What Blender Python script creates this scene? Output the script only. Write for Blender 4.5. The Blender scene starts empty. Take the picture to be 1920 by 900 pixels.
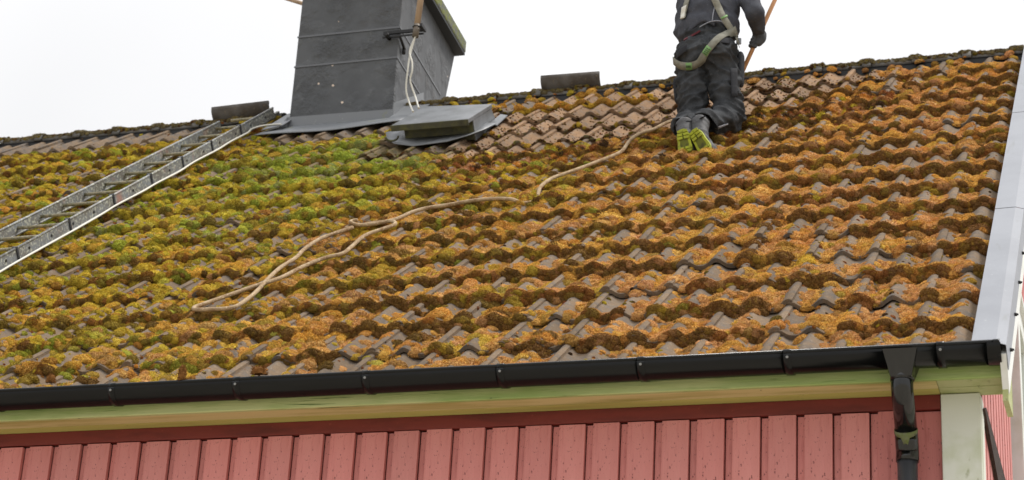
import bpy, bmesh, math, random
import numpy as np
from mathutils import Vector, Matrix, Euler, noise

random.seed(7); rng = np.random.default_rng(11)
scene = bpy.context.scene
COL = scene.collection
R = math.radians

# ------------------------------------------------------------------ camera
# metres; z = 0 is the rim of the gutter, x runs along the eave, y into the roof
GROUND = -4.436
PITCH = R(38.877)
EAVE_Z = -0.0676
CAM = Vector((0.777256, -7.658967, -2.8358))
cam_d = bpy.data.cameras.new('camera'); cam = bpy.data.objects.new('camera', cam_d); COL.objects.link(cam)
rot = Matrix(((0.954117, 0.065158, 0.292259), (0.294185, -0.385935, -0.874362), (0.055821, 0.920222, -0.387395)))
cam.matrix_world = Matrix.Translation(CAM) @ rot.to_4x4()
cam_d.sensor_width = 36; cam_d.lens = 36 * 3856.73 / 1920
cam_d.clip_start = 0.1; cam_d.clip_end = 3000
cam_d.dof.use_dof = True; cam_d.dof.focus_distance = 10.2; cam_d.dof.aperture_fstop = 4.5
scene.camera = cam

# ------------------------------------------------------------------ sky, sun, exposure
SUN_EL, SUN_AZ = R(60), R(112)         # direction towards the sun: high on the right, a little behind the ridge
sun_dir = Vector((math.cos(SUN_EL) * math.sin(SUN_AZ), -math.cos(SUN_EL) * math.cos(SUN_AZ), math.sin(SUN_EL)))
w = bpy.data.worlds.new('World'); scene.world = w; w.use_nodes = True
nt = w.node_tree; nt.nodes.clear()
out = nt.nodes.new('ShaderNodeOutputWorld'); bg = nt.nodes.new('ShaderNodeBackground')
sky = nt.nodes.new('ShaderNodeTexSky'); sky.sky_type = 'NISHITA'; sky.sun_disc = False
sky.sun_elevation = SUN_EL; sky.sun_rotation = math.atan2(sun_dir.x, sun_dir.y)
sky.air_density = 1.0; sky.dust_density = 6.0; sky.ozone_density = 1.0
mixw = nt.nodes.new('ShaderNodeMix'); mixw.data_type = 'RGBA'; mixw.inputs[0].default_value = 0.93
# closed cloud cover: nearly even white, a little brighter overhead
tc = nt.nodes.new('ShaderNodeTexCoord'); sep = nt.nodes.new('ShaderNodeSeparateXYZ')
ramp = nt.nodes.new('ShaderNodeMapRange'); ramp.inputs[1].default_value = 0.0; ramp.inputs[2].default_value = 1.0
ramp.inputs[3].default_value = 9.3; ramp.inputs[4].default_value = 19.0
cn = nt.nodes.new('ShaderNodeTexNoise'); cn.inputs['Scale'].default_value = 2.2; cn.inputs['Detail'].default_value = 4
cm = nt.nodes.new('ShaderNodeMapRange'); cm.inputs[1].default_value = .3; cm.inputs[2].default_value = .7
cm.inputs[3].default_value = .79; cm.inputs[4].default_value = .94
mul = nt.nodes.new('ShaderNodeMath'); mul.operation = 'MULTIPLY'
comb = nt.nodes.new('ShaderNodeCombineColor')
L = nt.links.new
pw = nt.nodes.new('ShaderNodeMath'); pw.operation = 'POWER'; pw.inputs[1].default_value = 2.6; pw.use_clamp = True
L(tc.outputs['Generated'], sep.inputs[0]); L(sep.outputs['Z'], pw.inputs[0]); L(pw.outputs[0], ramp.inputs[0])
L(tc.outputs['Generated'], cn.inputs['Vector']); L(cn.outputs['Fac'], cm.inputs[0])
L(ramp.outputs[0], mul.inputs[0]); L(cm.outputs[0], mul.inputs[1])
bl = nt.nodes.new('ShaderNodeMath'); bl.operation = 'MULTIPLY'; bl.inputs[1].default_value = 1.008
L(mul.outputs[0], bl.inputs[0])
L(mul.outputs[0], comb.inputs[0]); L(mul.outputs[0], comb.inputs[1]); L(bl.outputs[0], comb.inputs[2])
L(sky.outputs[0], mixw.inputs[6]); L(comb.outputs[0], mixw.inputs[7])
L(mixw.outputs[2], bg.inputs['Color']); bg.inputs['Strength'].default_value = 0.1
L(bg.outputs[0], out.inputs[0])
sd = bpy.data.lights.new('sun', 'SUN'); sun = bpy.data.objects.new('sun', sd); COL.objects.link(sun)
sd.energy = 2.4; sd.angle = R(12); sd.color = (1, .96, .9)
sun.rotation_euler = (-sun_dir).to_track_quat('-Z', 'Y').to_euler()
scene.view_settings.view_transform = 'Standard'; scene.view_settings.look = 'None'
scene.view_settings.exposure = 0.2; scene.view_settings.gamma = 1.0

# ------------------------------------------------------------------ helpers
def lin(r, g, b):
    f = lambda c: (c / 255 / 12.92) if c / 255 <= .04045 else ((c / 255 + .055) / 1.055) ** 2.4
    return (f(r), f(g), f(b), 1.0)

def thing(name, label, cat, loc=(0, 0, 0), group=None):
    o = bpy.data.objects.new(name, None); COL.objects.link(o); o.location = loc
    o['label'] = label; o['category'] = cat
    if group: o['group'] = group
    o.empty_display_size = .1
    return o

def tag(o, label, cat, group=None):
    o['label'] = label; o['category'] = cat
    if group: o['group'] = group
    return o

def adopt(o, parent):
    if parent is not None:
        o.parent = parent
        if parent.type == 'EMPTY':
            o.matrix_parent_inverse = Matrix.Translation(-Vector(parent.location))
    return o

def link_mesh(name, me, mats=None, parent=None):
    o = bpy.data.objects.new(name, me); COL.objects.link(o)
    if mats:
        for m in (mats if isinstance(mats, (list, tuple)) else [mats]): me.materials.append(m)
    return adopt(o, parent)

class MB:
    """collects shapes; build() links them as one mesh object (coordinates are world coordinates)"""
    def __init__(self): self.v = []; self.f = []; self.m = []; self.sm = []
    def add(self, vs, fs, mat=0, smooth=False):
        b = len(self.v); self.v += [tuple(p) for p in vs]
        self.f += [tuple(i + b for i in f) for f in fs]; self.m += [mat] * len(fs); self.sm += [smooth] * len(fs)
    def hexa(self, p, mat=0):       # 8 corners: bottom 4 ccw, top 4 ccw
        self.add(p, [(3, 2, 1, 0), (4, 5, 6, 7), (0, 1, 5, 4), (1, 2, 6, 5), (2, 3, 7, 6), (3, 0, 4, 7)], mat)
    def box(self, a, b, mat=0, fn=None):
        (x0, y0, z0), (x1, y1, z1) = a, b
        p = [(x0, y0, z0), (x1, y0, z0), (x1, y1, z0), (x0, y1, z0), (x0, y0, z1), (x1, y0, z1), (x1, y1, z1), (x0, y1, z1)]
        if fn: p = [fn(*q) for q in p]
        self.hexa(p, mat)
    def tube(self, pts, r, seg=10, mat=0, cap=True, smooth=True):
        pts = [Vector(p) for p in pts]; n = len(pts)
        rs = r if isinstance(r, (list, tuple)) else [r] * n
        up = None; vs = []
        for i, p in enumerate(pts):
            t = (pts[min(i + 1, n - 1)] - pts[max(i - 1, 0)]).normalized()
            if up is None:
                up = Vector((0, 0, 1)) if abs(t.z) < .9 else Vector((1, 0, 0))
            u = (up - t * up.dot(t)).normalized(); q = t.cross(u); up = u
            for k in range(seg):
                a = 2 * math.pi * k / seg
                vs.append(p + (u * math.cos(a) + q * math.sin(a)) * rs[i])
        fs = []
        for i in range(n - 1):
            for k in range(seg):
                k2 = (k + 1) % seg
                fs.append((i * seg + k, i * seg + k2, (i + 1) * seg + k2, (i + 1) * seg + k))
        self.add(vs, fs, mat, smooth)
        if cap:
            b = len(self.v) - len(vs)
            self.f.append(tuple(b + k for k in range(seg))[::-1]); self.m.append(mat); self.sm.append(False)
            self.f.append(tuple(b + (n - 1) * seg + k for k in range(seg))); self.m.append(mat); self.sm.append(False)
    def prism(self, poly, d, mat=0):    # polygon (3d points) pushed along vector d
        n = len(poly); d = Vector(d); a = [Vector(p) for p in poly]; b = [p + d for p in a]
        self.add(a + b, [tuple(range(n))[::-1], tuple(range(n, 2 * n))] + [(i, (i + 1) % n, n + (i + 1) % n, n + i) for i in range(n)], mat)
    def mesh(self, name):
        me = bpy.data.meshes.new(name); me.from_pydata(self.v, [], self.f)
        me.polygons.foreach_set('material_index', self.m); me.polygons.foreach_set('use_smooth', self.sm)
        bm = bmesh.new(); bm.from_mesh(me); bmesh.ops.recalc_face_normals(bm, faces=bm.faces); bm.to_mesh(me); bm.free()
        me.update(); return me
    def build(self, name, mats, parent=None, bevel=0):
        o = link_mesh(name, self.mesh(name), mats, parent)
        if bevel:
            md = o.modifiers.new('bevel', 'BEVEL'); md.width = bevel; md.segments = 2; md.limit_method = 'ANGLE'; md.angle_limit = R(40)
        return o

CA, SA = math.cos(PITCH), math.sin(PITCH)
def roof_pt(x, s, h=0.0): return (x, s * CA - h * SA, EAVE_Z + s * SA + h * CA)
M_ROOF = Matrix.Translation((0, 0, EAVE_Z)) @ Matrix.Rotation(PITCH, 4, 'X')

# ------------------------------------------------------------------ materials
def mat(name, base, rough=.7, spec=.5, var=None, metallic=0.0, bump=0, bump_scale=80, stretch=(1, 1, 1), build=None):
    """base: srgb tuple; var: list of (srgb, scale, lo, hi, detail[, stretch]) colour layers laid over it by noise"""
    m = bpy.data.materials.new(name); m.use_nodes = True
    t = m.node_tree; bs = t.nodes['Principled BSDF']
    bs.inputs['Roughness'].default_value = rough; bs.inputs['Metallic'].default_value = metallic
    bs.inputs['Specular IOR Level'].default_value = spec
    co = t.nodes.new('ShaderNodeTexCoord').outputs['Object']
    def mapped(st):
        mp = t.nodes.new('ShaderNodeMapping'); mp.inputs['Scale'].default_value = st
        t.links.new(co, mp.inputs['Vector']); return mp.outputs[0]
    rgb = t.nodes.new('ShaderNodeRGB'); rgb.outputs[0].default_value = lin(*base); cur = rgb.outputs[0]
    for lay in (var or []):
        c, sc, lo, hi, det = lay[:5]; st = lay[5] if len(lay) > 5 else stretch
        no = t.nodes.new('ShaderNodeTexNoise'); no.inputs['Scale'].default_value = sc; no.inputs['Detail'].default_value = det
        no.inputs['Roughness'].default_value = .6
        t.links.new(mapped(st), no.inputs['Vector'])
        mr = t.nodes.new('ShaderNodeMapRange'); mr.inputs[1].default_value = lo; mr.inputs[2].default_value = hi
        t.links.new(no.outputs['Fac'], mr.inputs[0])
        mx = t.nodes.new('ShaderNodeMix'); mx.data_type = 'RGBA'
        t.links.new(mr.outputs[0], mx.inputs[0]); t.links.new(cur, mx.inputs[6]); mx.inputs[7].default_value = lin(*c); cur = mx.outputs[2]
    if bump:
        no = t.nodes.new('ShaderNodeTexNoise'); no.inputs['Scale'].default_value = bump_scale; no.inputs['Detail'].default_value = 6
        t.links.new(mapped(stretch), no.inputs['Vector'])
        bp = t.nodes.new('ShaderNodeBump'); bp.inputs['Strength'].default_value = bump; bp.inputs['Distance'].default_value = .01
        t.links.new(no.outputs['Fac'], bp.inputs['Height']); t.links.new(bp.outputs[0], bs.inputs['Normal'])
    if build: cur = build(t, cur, co, bs)
    t.links.new(cur, bs.inputs['Base Color'])
    return m

def tint_by_object(t, cur, co, bs):
    oi = t.nodes.new('ShaderNodeObjectInfo')
    mx = t.nodes.new('ShaderNodeMix'); mx.data_type = 'RGBA'; mx.blend_type = 'MULTIPLY'; mx.inputs[0].default_value = 1
    t.links.new(cur, mx.inputs[6]); t.links.new(oi.outputs['Color'], mx.inputs[7]); return mx.outputs[2]

def tile_build(t, cur, co, bs):
    cur = tint_by_object(t, cur, co, bs)
    return cur
M_TILE = mat('weathered_concrete_tile', (124, 106, 87), .92, .12,
             [((104, 97, 91), 14, .42, .62, 6), ((146, 130, 112), 45, .55, .75, 5), ((96, 84, 66), 90, .6, .72, 4), ((120, 96, 60), 160, .64, .72, 3)],
             bump=.5, bump_scale=140, build=tile_build)
M_DECK = mat('dark_underlay', (38, 36, 35), .9)
M_BLACK = mat('black_coated_steel', (7, 8, 8), .22, .28, var=[((18, 20, 19), 30, .5, .8, 5, (.15, 1, 1))])
M_PIPEB = mat('glossy_black_pipe', (14, 15, 15), .13, .6, var=[((30, 31, 30), 12, .5, .75, 5, (3, 3, .5))])
M_PIPEG = mat('painted_sheen_black_pipe', (58, 59, 62), .3, .5, var=[((74, 75, 78), 8, .4, .7, 4, (4, 4, .4))])  # sky sheen on the black pipe, put into its grey base and streaks
M_BLACKD = mat('black_ridge_strip', (20, 20, 22), .6)
M_RIVET = mat('rivet_steel', (128, 128, 124), .4, .6)
M_FLASH = mat('pale_grey_sheet_metal', (142, 145, 152), .42, .4, var=[((130, 133, 140), 2.2, .4, .7, 5), ((118, 120, 118), 9, .60, .78, 6, (1.5, .25, .25)), ((166, 168, 170), 60, .68, .74, 3)])
M_SCREW = mat('black_screw', (20, 20, 20), .4)
GRAIN = (.35, 6, 6)
M_FASCIA = mat('algae_green_painted_fascia', (188, 194, 134), .6, .4,
               [((152, 172, 100), 3.0, .42, .62, 5, (.5, 1, 3)), ((160, 172, 118), 4.0, .55, .75, 4, (.3, 1, 6)), ((96, 116, 58), 30, .6, .7, 6, (.12, 1, 3)), ((40, 40, 26), 26, .70, .76, 5, (.5, 1, 2))], bump=.25, bump_scale=30, stretch=GRAIN)
M_SOFFIT = mat('mustard_soffit_paint', (206, 194, 136), .6, .4, [((150, 146, 66), 3, .45, .7, 4, (.4, 4, 1)), ((96, 84, 44), 50, .7, .76, 4)])
M_SOFFIT2 = mat('olive_soffit_paint', (190, 184, 104), .6, .4, [((170, 160, 90), 3, .45, .7, 4, (.4, 4, 1)), ((90, 86, 44), 50, .7, .76, 4)])
M_BOXEND = mat('mossy_white_board_end', (178, 182, 132), .65, .4, [((148, 158, 92), 6, .4, .65, 5), ((92, 92, 58), 22, .62, .7, 6), ((60, 58, 38), 40, .68, .74, 5)], bump=.4, bump_scale=40)
M_FRIEZE = mat('dark_red_frieze_paint', (116, 44, 36), .6, .4, [((92, 34, 28), 8, .45, .65, 5, (.3, 1, 2)), ((140, 62, 52), 60, .66, .74, 4)])
RED_VAR = [((206, 134, 128), 2.2, .40, .64, 5, (4, 4, .9)), ((176, 102, 97), 9, .56, .72, 5, (4, 4, .5)), ((208, 130, 126), 30, .6, .75, 4, (4, 4, .12)),
           ((92, 40, 38), 110, .635, .69, 4, (1, 1, .6)), ((84, 30, 28), 38, .70, .74, 6, (2, 2, .5))]
M_RED = mat('faded_red_board_paint', (198, 124, 118), .58, .45, RED_VAR, bump=.22, bump_scale=40, stretch=(5, 5, .4), build=tint_by_object)
M_REDD = mat('red_wall_base_paint', (134, 58, 54), .65, .4, [((110, 44, 42), 8, .45, .65, 5, (4, 4, .4))])
M_GAP = mat('dark_board_gap', (46, 16, 15), .9, .2)
M_WHITE = mat('white_paint_with_algae', (214, 216, 204), .5, .45, [((186, 192, 160), 3.5, .46, .66, 5), ((160, 164, 132), 18, .64, .74, 5, (1, 1, .4)), ((120, 112, 92), 60, .7, .75, 4)])
M_WHITE2 = mat('clean_white_paint', (226, 228, 224), .45, .45, [((205, 208, 196), 4, .5, .7, 4)])
M_PANE = mat('window_glass', (142, 158, 140), .08, .6)
M_OLDWOOD = mat('weathered_dark_wood', (66, 52, 44), .85, .3, [((44, 34, 29), 20, .4, .6, 6, (6, .5, 6)), ((104, 90, 78), 60, .66, .74, 5, (6, .5, 6))], bump=.5, bump_scale=40, stretch=(6, .4, 6))

def chips(t, cur, co, bs):
    vo = t.nodes.new('ShaderNodeTexVoronoi'); vo.inputs['Scale'].default_value = 10
    t.links.new(co, vo.inputs['Vector'])
    no = t.nodes.new('ShaderNodeTexNoise'); no.inputs['Scale'].default_value = 70; t.links.new(co, no.inputs['Vector'])
    ad = t.nodes.new('ShaderNodeMath'); ad.operation = 'MULTIPLY_ADD'; ad.inputs[1].default_value = .16; t.links.new(no.outputs['Fac'], ad.inputs[0]); t.links.new(vo.outputs['Distance'], ad.inputs[2])
    mr = t.nodes.new('ShaderNodeMapRange'); mr.inputs[1].default_value = .185; mr.inputs[2].default_value = .165; t.links.new(ad.outputs[0], mr.inputs[0])
    sc = t.nodes.new('ShaderNodeSeparateColor'); t.links.new(vo.outputs['Color'], sc.inputs[0])
    gt = t.nodes.new('ShaderNodeMath'); gt.operation = 'GREATER_THAN'; gt.inputs[1].default_value = .72; t.links.new(sc.outputs[0], gt.inputs[0])
    mu = t.nodes.new('ShaderNodeMath'); mu.operation = 'MULTIPLY'; t.links.new(mr.outputs[0], mu.inputs[0]); t.links.new(gt.outputs[0], mu.inputs[1])
    mx = t.nodes.new('ShaderNodeMix'); mx.data_type = 'RGBA'; t.links.new(mu.outputs[0], mx.inputs[0]); t.links.new(cur, mx.inputs[6]); mx.inputs[7].default_value = lin(214, 196, 178)
    # rough render: coarse blisters under the paint
    n2 = t.nodes.new('ShaderNodeTexNoise'); n2.inputs['Scale'].default_value = 30; n2.inputs['Detail'].default_value = 8; n2.inputs['Roughness'].default_value = .62; t.links.new(co, n2.inputs['Vector'])
    n3 = t.nodes.new('ShaderNodeTexNoise'); n3.inputs['Scale'].default_value = 4; t.links.new(co, n3.inputs['Vector'])
    m3 = t.nodes.new('ShaderNodeMapRange'); m3.inputs[1].default_value = .42; m3.inputs[2].default_value = .62; t.links.new(n3.outputs['Fac'], m3.inputs[0])
    mm = t.nodes.new('ShaderNodeMath'); mm.operation = 'MULTIPLY'; t.links.new(n2.outputs['Fac'], mm.inputs[0]); t.links.new(m3.outputs[0], mm.inputs[1])
    bp = t.nodes.new('ShaderNodeBump'); bp.inputs['Strength'].default_value = .7; bp.inputs['Distance'].default_value = .04; t.links.new(mm.outputs[0], bp.inputs['Height'])
    t.links.new(bp.outputs[0], bs.inputs['Normal'])
    return mx.outputs[2]
M_CHIM = mat('dark_grey_painted_render', (84, 86, 89), .62, .4, [((74, 76, 79), 5, .4, .65, 5), ((96, 98, 100), 16, .58, .75, 5), ((70, 66, 64), 3, .6, .8, 3)], build=chips)
M_SEAM = mat('grey_metal_band', (90, 92, 96), .5, .5)
M_CAP = mat('concrete_cap_with_lichen', (96, 98, 92), .8, .3, [((112, 118, 62), 14, .44, .60, 6), ((140, 140, 110), 40, .62, .72, 5), ((58, 58, 52), 30, .6, .7, 5)], bump=.6, bump_scale=60)
M_FLASHD = mat('grey_chimney_flashing', (112, 115, 119), .5, .5, [((112, 115, 118), 6, .4, .65, 5), ((118, 120, 84), 9, .62, .74, 5), ((150, 150, 146), 50, .68, .74, 4)], bump=.15, bump_scale=8)
M_HATCH = mat('grey_hatch_sheet', (112, 115, 119), .45, .5, [((92, 95, 97), 6, .42, .65, 5), ((160, 162, 164), 20, .65, .72, 5, (1, .5, 1)), ((130, 108, 84), 30, .68, .74, 5)], bump=.1, bump_scale=10)
M_HATCHF = mat('dark_olive_hatch_front', (74, 74, 60), .7, .4, [((92, 92, 60), 14, .45, .65, 5), ((46, 46, 40), 10, .5, .7, 5)])  # hatch box and lid edge, darker and greener than the lid

def lichen(t, cur, co, bs):
    return cur
M_LADDER = mat('galvanised_rail_with_lichen', (122, 126, 130), .5, .5, [((108, 104, 98), 7, .42, .6, 5, (1, .4, 1)), ((176, 178, 164), 60, .52, .62, 6), ((92, 92, 78), 90, .60, .68, 5), ((150, 112, 100), 5, .6, .75, 4), ((176, 124, 30), 16, .74, .77, 4)])
M_RUNG = mat('lichen_covered_rung', (150, 140, 114), .7, .4, [((112, 110, 90), 40, .45, .6, 6), ((172, 172, 152), 70, .56, .66, 6), ((186, 120, 22), 3.2, .70, .72, 3)])
M_TIE = mat('dark_cable_tie', (44, 46, 52), .5)
M_CABLE = mat('white_cable_sheath', (214, 212, 202), .5)
M_ROPE = mat('sandy_braided_rope', (178, 156, 126), .85, .2, [((146, 120, 90), 14, .42, .62, 5), ((210, 190, 160), 110, .56, .66, 3), ((110, 88, 62), 60, .64, .72, 4)], bump=.5, bump_scale=220)
M_MAST = mat('tan_mast_tube', (178, 152, 124), .6, .4, [((156, 130, 104), 6, .4, .65, 5, (6, 6, .6))])
M_SLEEVE = mat('dirty_mast_sleeve', (104, 94, 82), .6)
M_RIDGE = mat('grey_ridge_tile', (104, 104, 104), .8, .3, [((84, 80, 76), 10, .4, .6, 5), ((128, 120, 104), 40, .6, .72, 5)], bump=.4, bump_scale=90, build=tint_by_object)
M_BOUNCE_GROUND = mat('pale_bounce_gravel', (172, 166, 154), .95, .1, [((150, 144, 132), .8, .4, .6, 6), ((192, 186, 174), 30, .5, .7, 5)])  # unseen ground, made pale gravel to bounce light up under the eaves
M_TROUSER = mat('charcoal_work_cloth', (68, 70, 73), .88, .2, [((52, 54, 57), 14, .42, .6, 5), ((84, 86, 90), 60, .6, .74, 4)], bump=.25, bump_scale=500)
M_JACKET = mat('slate_grey_fleece', (74, 76, 83), .9, .2, [((64, 66, 73), 14, .4, .65, 5), ((94, 96, 104), 120, .58, .74, 4)], bump=.2, bump_scale=600)
M_POCKET = mat('black_pocket_cloth', (46, 47, 51), .85, .2, [((60, 61, 64), 60, .55, .7, 4)])
M_REDLINE = mat('dark_red_lining', (86, 22, 32), .8)
M_PIPE = mat('pale_grey_piping', (138, 140, 148), .7)
M_STRAP = mat('grey_green_webbing', (138, 136, 124), .8, .25, [((122, 120, 108), 40, .4, .65, 4)], bump=.2, bump_scale=400)
M_LABEL = mat('green_strap_label', (118, 158, 96), .6)
M_LABELD = mat('dark_label_print', (40, 48, 38), .6)
M_TAG = mat('white_fabric_tag', (212, 210, 200), .7)
M_METAL = mat('buckle_steel', (150, 152, 154), .35, .6, metallic=.7)
M_GLOVE = mat('grey_work_glove', (84, 86, 90), .8, .3, [((68, 70, 74), 30, .45, .65, 5)], bump=.3, bump_scale=300)
M_BOOT = mat('dark_grey_boot_leather', (74, 74, 76), .65, .4, [((56, 56, 58), 30, .45, .65, 5), ((96, 94, 92), 60, .6, .72, 4)], bump=.3, bump_scale=150)
M_SOLE = mat('lime_rubber_sole', (158, 166, 34), .6, .4, [((128, 132, 36), 26, .45, .65, 5), ((84, 84, 34), 40, .62, .72, 5)])
M_SOLED = mat('olive_sole_rubber', (98, 102, 34), .7, .3, [((70, 70, 34), 26, .45, .65, 5)])  # darker olive for the middle plate of the sole
M_SKIN = mat('skin', (196, 150, 126), .55, .4)
M_HAIR = mat('brown_hair', (70, 50, 36), .7)
M_POLE = mat('varnished_wood_pole', (196, 142, 90), .45, .5, [((172, 118, 70), 8, .4, .65, 5, (10, 10, .6))])

# ------------------------------------------------------------------ ground
mb = MB(); mb.add([(-1500, -1500, GROUND), (1500, -1500, GROUND), (1500, 1500, GROUND), (-1500, 1500, GROUND)], [(0, 1, 2, 3)])
ground = mb.build('ground', M_BOUNCE_GROUND); ground['kind'] = 'structure'

# ------------------------------------------------------------------ house
HX0, HX1, HY0, HY1 = -11.0, 0.10, 0.335, 9.2
house = thing('house', 'red timber house with a mossy tiled roof, black gutter and dark grey chimney', 'house', (-4.0, 0.335, GROUND))
wall = MB(); wall.box((HX0, HY0 + .012, GROUND), (HX1, HY0 + .2, -.11)); wall = wall.build('wall', M_REDD, house)
bmesh_boards = {}
def board_tint(o):
    k = random.uniform(.93, 1.05); o.color = (k * random.uniform(.98, 1.03), k, k, 1)
PB = 0.1488
# overlapping vertical boards: a cover board and, to its right, a narrow recessed strip behind a dark gap
cover = MB(); cover.box((-.1125, HY0 - .023, GROUND + .35), (0, HY0, -.172)); cover_me = cover.mesh('cover_board'); cover_me.materials.append(M_RED)
strip = MB(); strip.box((-.0 + .0055, HY0 - .004, GROUND + .35), (.0365, HY0 + .010, -.175)); strip_me = strip.mesh('strip_board'); strip_me.materials.append(M_RED)
gapm = MB()
x = -.3226; k = 0
while x > HX0 + .2:
    if -4.9 < x:
        a = bpy.data.objects.new('wall_board', cover_me); COL.objects.link(a); adopt(a, wall); a.location = (x, random.uniform(-.002, .002), random.uniform(-.004, .002)); board_tint(a)
        b = bpy.data.objects.new('wall_strip', strip_me); COL.objects.link(b); adopt(b, wall); b.location = (x, 0, 0); board_tint(b)
    else:
        gapm.box((x - .112, HY0 - .026, GROUND + .35), (x, HY0, -.172)); gapm.box((x + .007, HY0 - .004, GROUND + .35), (x + .0365, HY0 + .010, -.175))
    x -= PB
far = gapm.build('wall_cladding', M_RED, wall); far['kind'] = 'stuff'
cb = MB(); cb.box((-.286, HY0 - .024, GROUND + .35), (-.174, HY0, -.172)); cb.box((-.168, HY0 - .004, GROUND + .35), (-.0375, HY0 + .010, -.174))
o = cb.build('corner_panel', M_RED, wall); o.color = (.82, .72, .72, 1)
bb = MB(); bb.box((HX0, HY0 + .005, -.25), (HX1 - .14, HY0 + .0115, -.165)); bb.build('shadow_gap', M_GAP, wall)
fr = MB(); fr.box((HX0, HY0 - .022, -.168), (-.0365, HY0 + .01, -.1075)); fr.build('frieze', M_FRIEZE, house, .003)
# soffit boards, fascia, eave box end
so = MB(); so.box((HX0 - .3, .152, -.107), (-.036, .246, -.090)); soffit = so.build('soffit', M_SOFFIT, house)
s2 = MB(); s2.box((HX0 - .3, .2475, -.1075), (-.036, .345, -.090)); s2.build('soffit_board', M_SOFFIT2, soffit)
s3 = MB(); s3.box((-.034, .152, -.108), (.236, .232, -.088)); s3.box((-.034, .2335, -.110), (.236, .285, -.088)); s3.box((-.034, .2865, -.109), (.236, .345, -.088))
s3.build('box_end_board', M_BOXEND, soffit)
fa = MB(); fa.box((HX0 - .3, .128, -.110), (.236, .150, .03)); fa.build('fascia', M_FASCIA, house, .004)
cbd = MB(); cbd.box((-.0345, HY0 - .034, GROUND + .3), (.120, HY0, -.112)); cbd.box((.1005, HY0 + .001, GROUND + .3), (.1225, HY0 + .10, -.112)); cbd.build('corner_board', M_WHITE, house, .004)

# gable wall with its boards
gz = lambda y: math.tan(PITCH) * y + EAVE_Z - .16
RIDGE_Y = 4.79
gw = MB()
gw.prism([(.098, HY0 + .02, GROUND), (.098, HY1, GROUND), (.098, HY1, gz(2 * RIDGE_Y - HY1)), (.098, RIDGE_Y, gz(RIDGE_Y)), (.098, HY0 + .02, gz(HY0 + .02))], (-.12, 0, 0))
gwall = gw.build('gable_wall', M_REDD, house)
WY0, WY1, WZ0, WZ1 = 2.16, 3.35, -1.0, 1.02
y = .45; rest = MB()
while y < 8.9:
    yy = y if y + .10 < RIDGE_Y else 2 * RIDGE_Y - y - .11
    g = MB(); zt = gz(max(0.1, yy))
    z0 = GROUND + .35; spans = [(z0, zt)]
    if y + .11 > WY0 - .1 and y < WY1 + .1: spans = [(z0, WZ0 - .1), (WZ1 + .1, zt)]
    if y < 4.5:
        for a, b in spans:
            if b - a < .05: continue
            g = MB(); g.box((.0985, y, a), (.116, y + .108, b)); o = g.build('gable_board', M_RED, gwall); board_tint(o)
        y += .1488; continue
    for a, b in spans: g.box((.0985, y, a), (.116, y + .108, b))
    if False: pass
    else:
        for q, f2 in zip([g.v], [g.f]): rest.add(q, f2)
    y += .1488
o = rest.build('gable_cladding', M_RED, gwall); o['kind'] = 'stuff'
# window in the gable
win = MB(); win.box((.099, WY0, WZ0), (.165, WY0 + .10, WZ1)); win.box((.099, WY1 - .10, WZ0), (.165, WY1, WZ1)); win.box((.099, WY0 + .101, WZ1 - .1), (.164, WY1 - .101, WZ1)); win.box((.099, WY0 + .101, WZ0), (.164, WY1 - .101, WZ0 + .1))
win.box((.10, WY0 - .02, WZ1 + .001), (.185, WY1 + .02, WZ1 + .03))
win = win.build('gable_window', M_WHITE2, house, .004)
pn = MB(); pn.box((.100, WY0 + .1, WZ0 + .1), (.118, WY1 - .1, WZ1 - .1)); pn.build('pane', M_PANE, win)
mu = MB(); mu.box((.119, 2.72, WZ0 + .1), (.15, 2.77, WZ1 - .1)); mu.build('mullion', M_WHITE2, win)
# dark weathered board fixed along the gable
pl = MB(); pl.prism([(.1165, .37, -.160), (.1165, .44, -.130), (.1165, 1.62, -.175), (.1165, 1.05, -.325)], (.016, 0, 0))
pl.build('weathered_board', M_OLDWOOD, house)
bw = MB(); bw.box((HX0, HY1 - .2, GROUND), (-.03, HY1, gz(2 * RIDGE_Y - HY1))); bw.box((HX0, HY0 + .21, GROUND), (HX0 + .2, HY1 - .21, gz(.5))); bw.build('rear_wall', M_REDD, house)

# ------------------------------------------------------------------ roof
GAUGE, S0, AMP, STEP = .373, .030, .034, .027
deck = MB()
deck.box((HX0 - .3, .16, -.10), (.13, RIDGE_Y / CA - .02, -.062), 0, roof_pt)
ridge_z = roof_pt(0, RIDGE_Y / CA, -.062)[2]
rb = [(HX0 - .3, RIDGE_Y, ridge_z), (.13, RIDGE_Y, ridge_z), (.13, 9.5, ridge_z - (9.5 - RIDGE_Y) * math.tan(PITCH)), (HX0 - .3, 9.5, ridge_z - (9.5 - RIDGE_Y) * math.tan(PITCH))]
deck.prism(rb, (0, 0, -.05))
roof = deck.build('roof', M_DECK, house)

def wave(xx): return ((1 + np.cos(2 * np.pi * (np.asarray(xx) - .045) / .15)) / 2) ** 1.45
def tile_h(X, s):
    t = (np.asarray(s) - S0) / GAUGE; t = t - np.floor(t)
    return AMP * (wave(X) - 1) + STEP * (1 - t)

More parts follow.
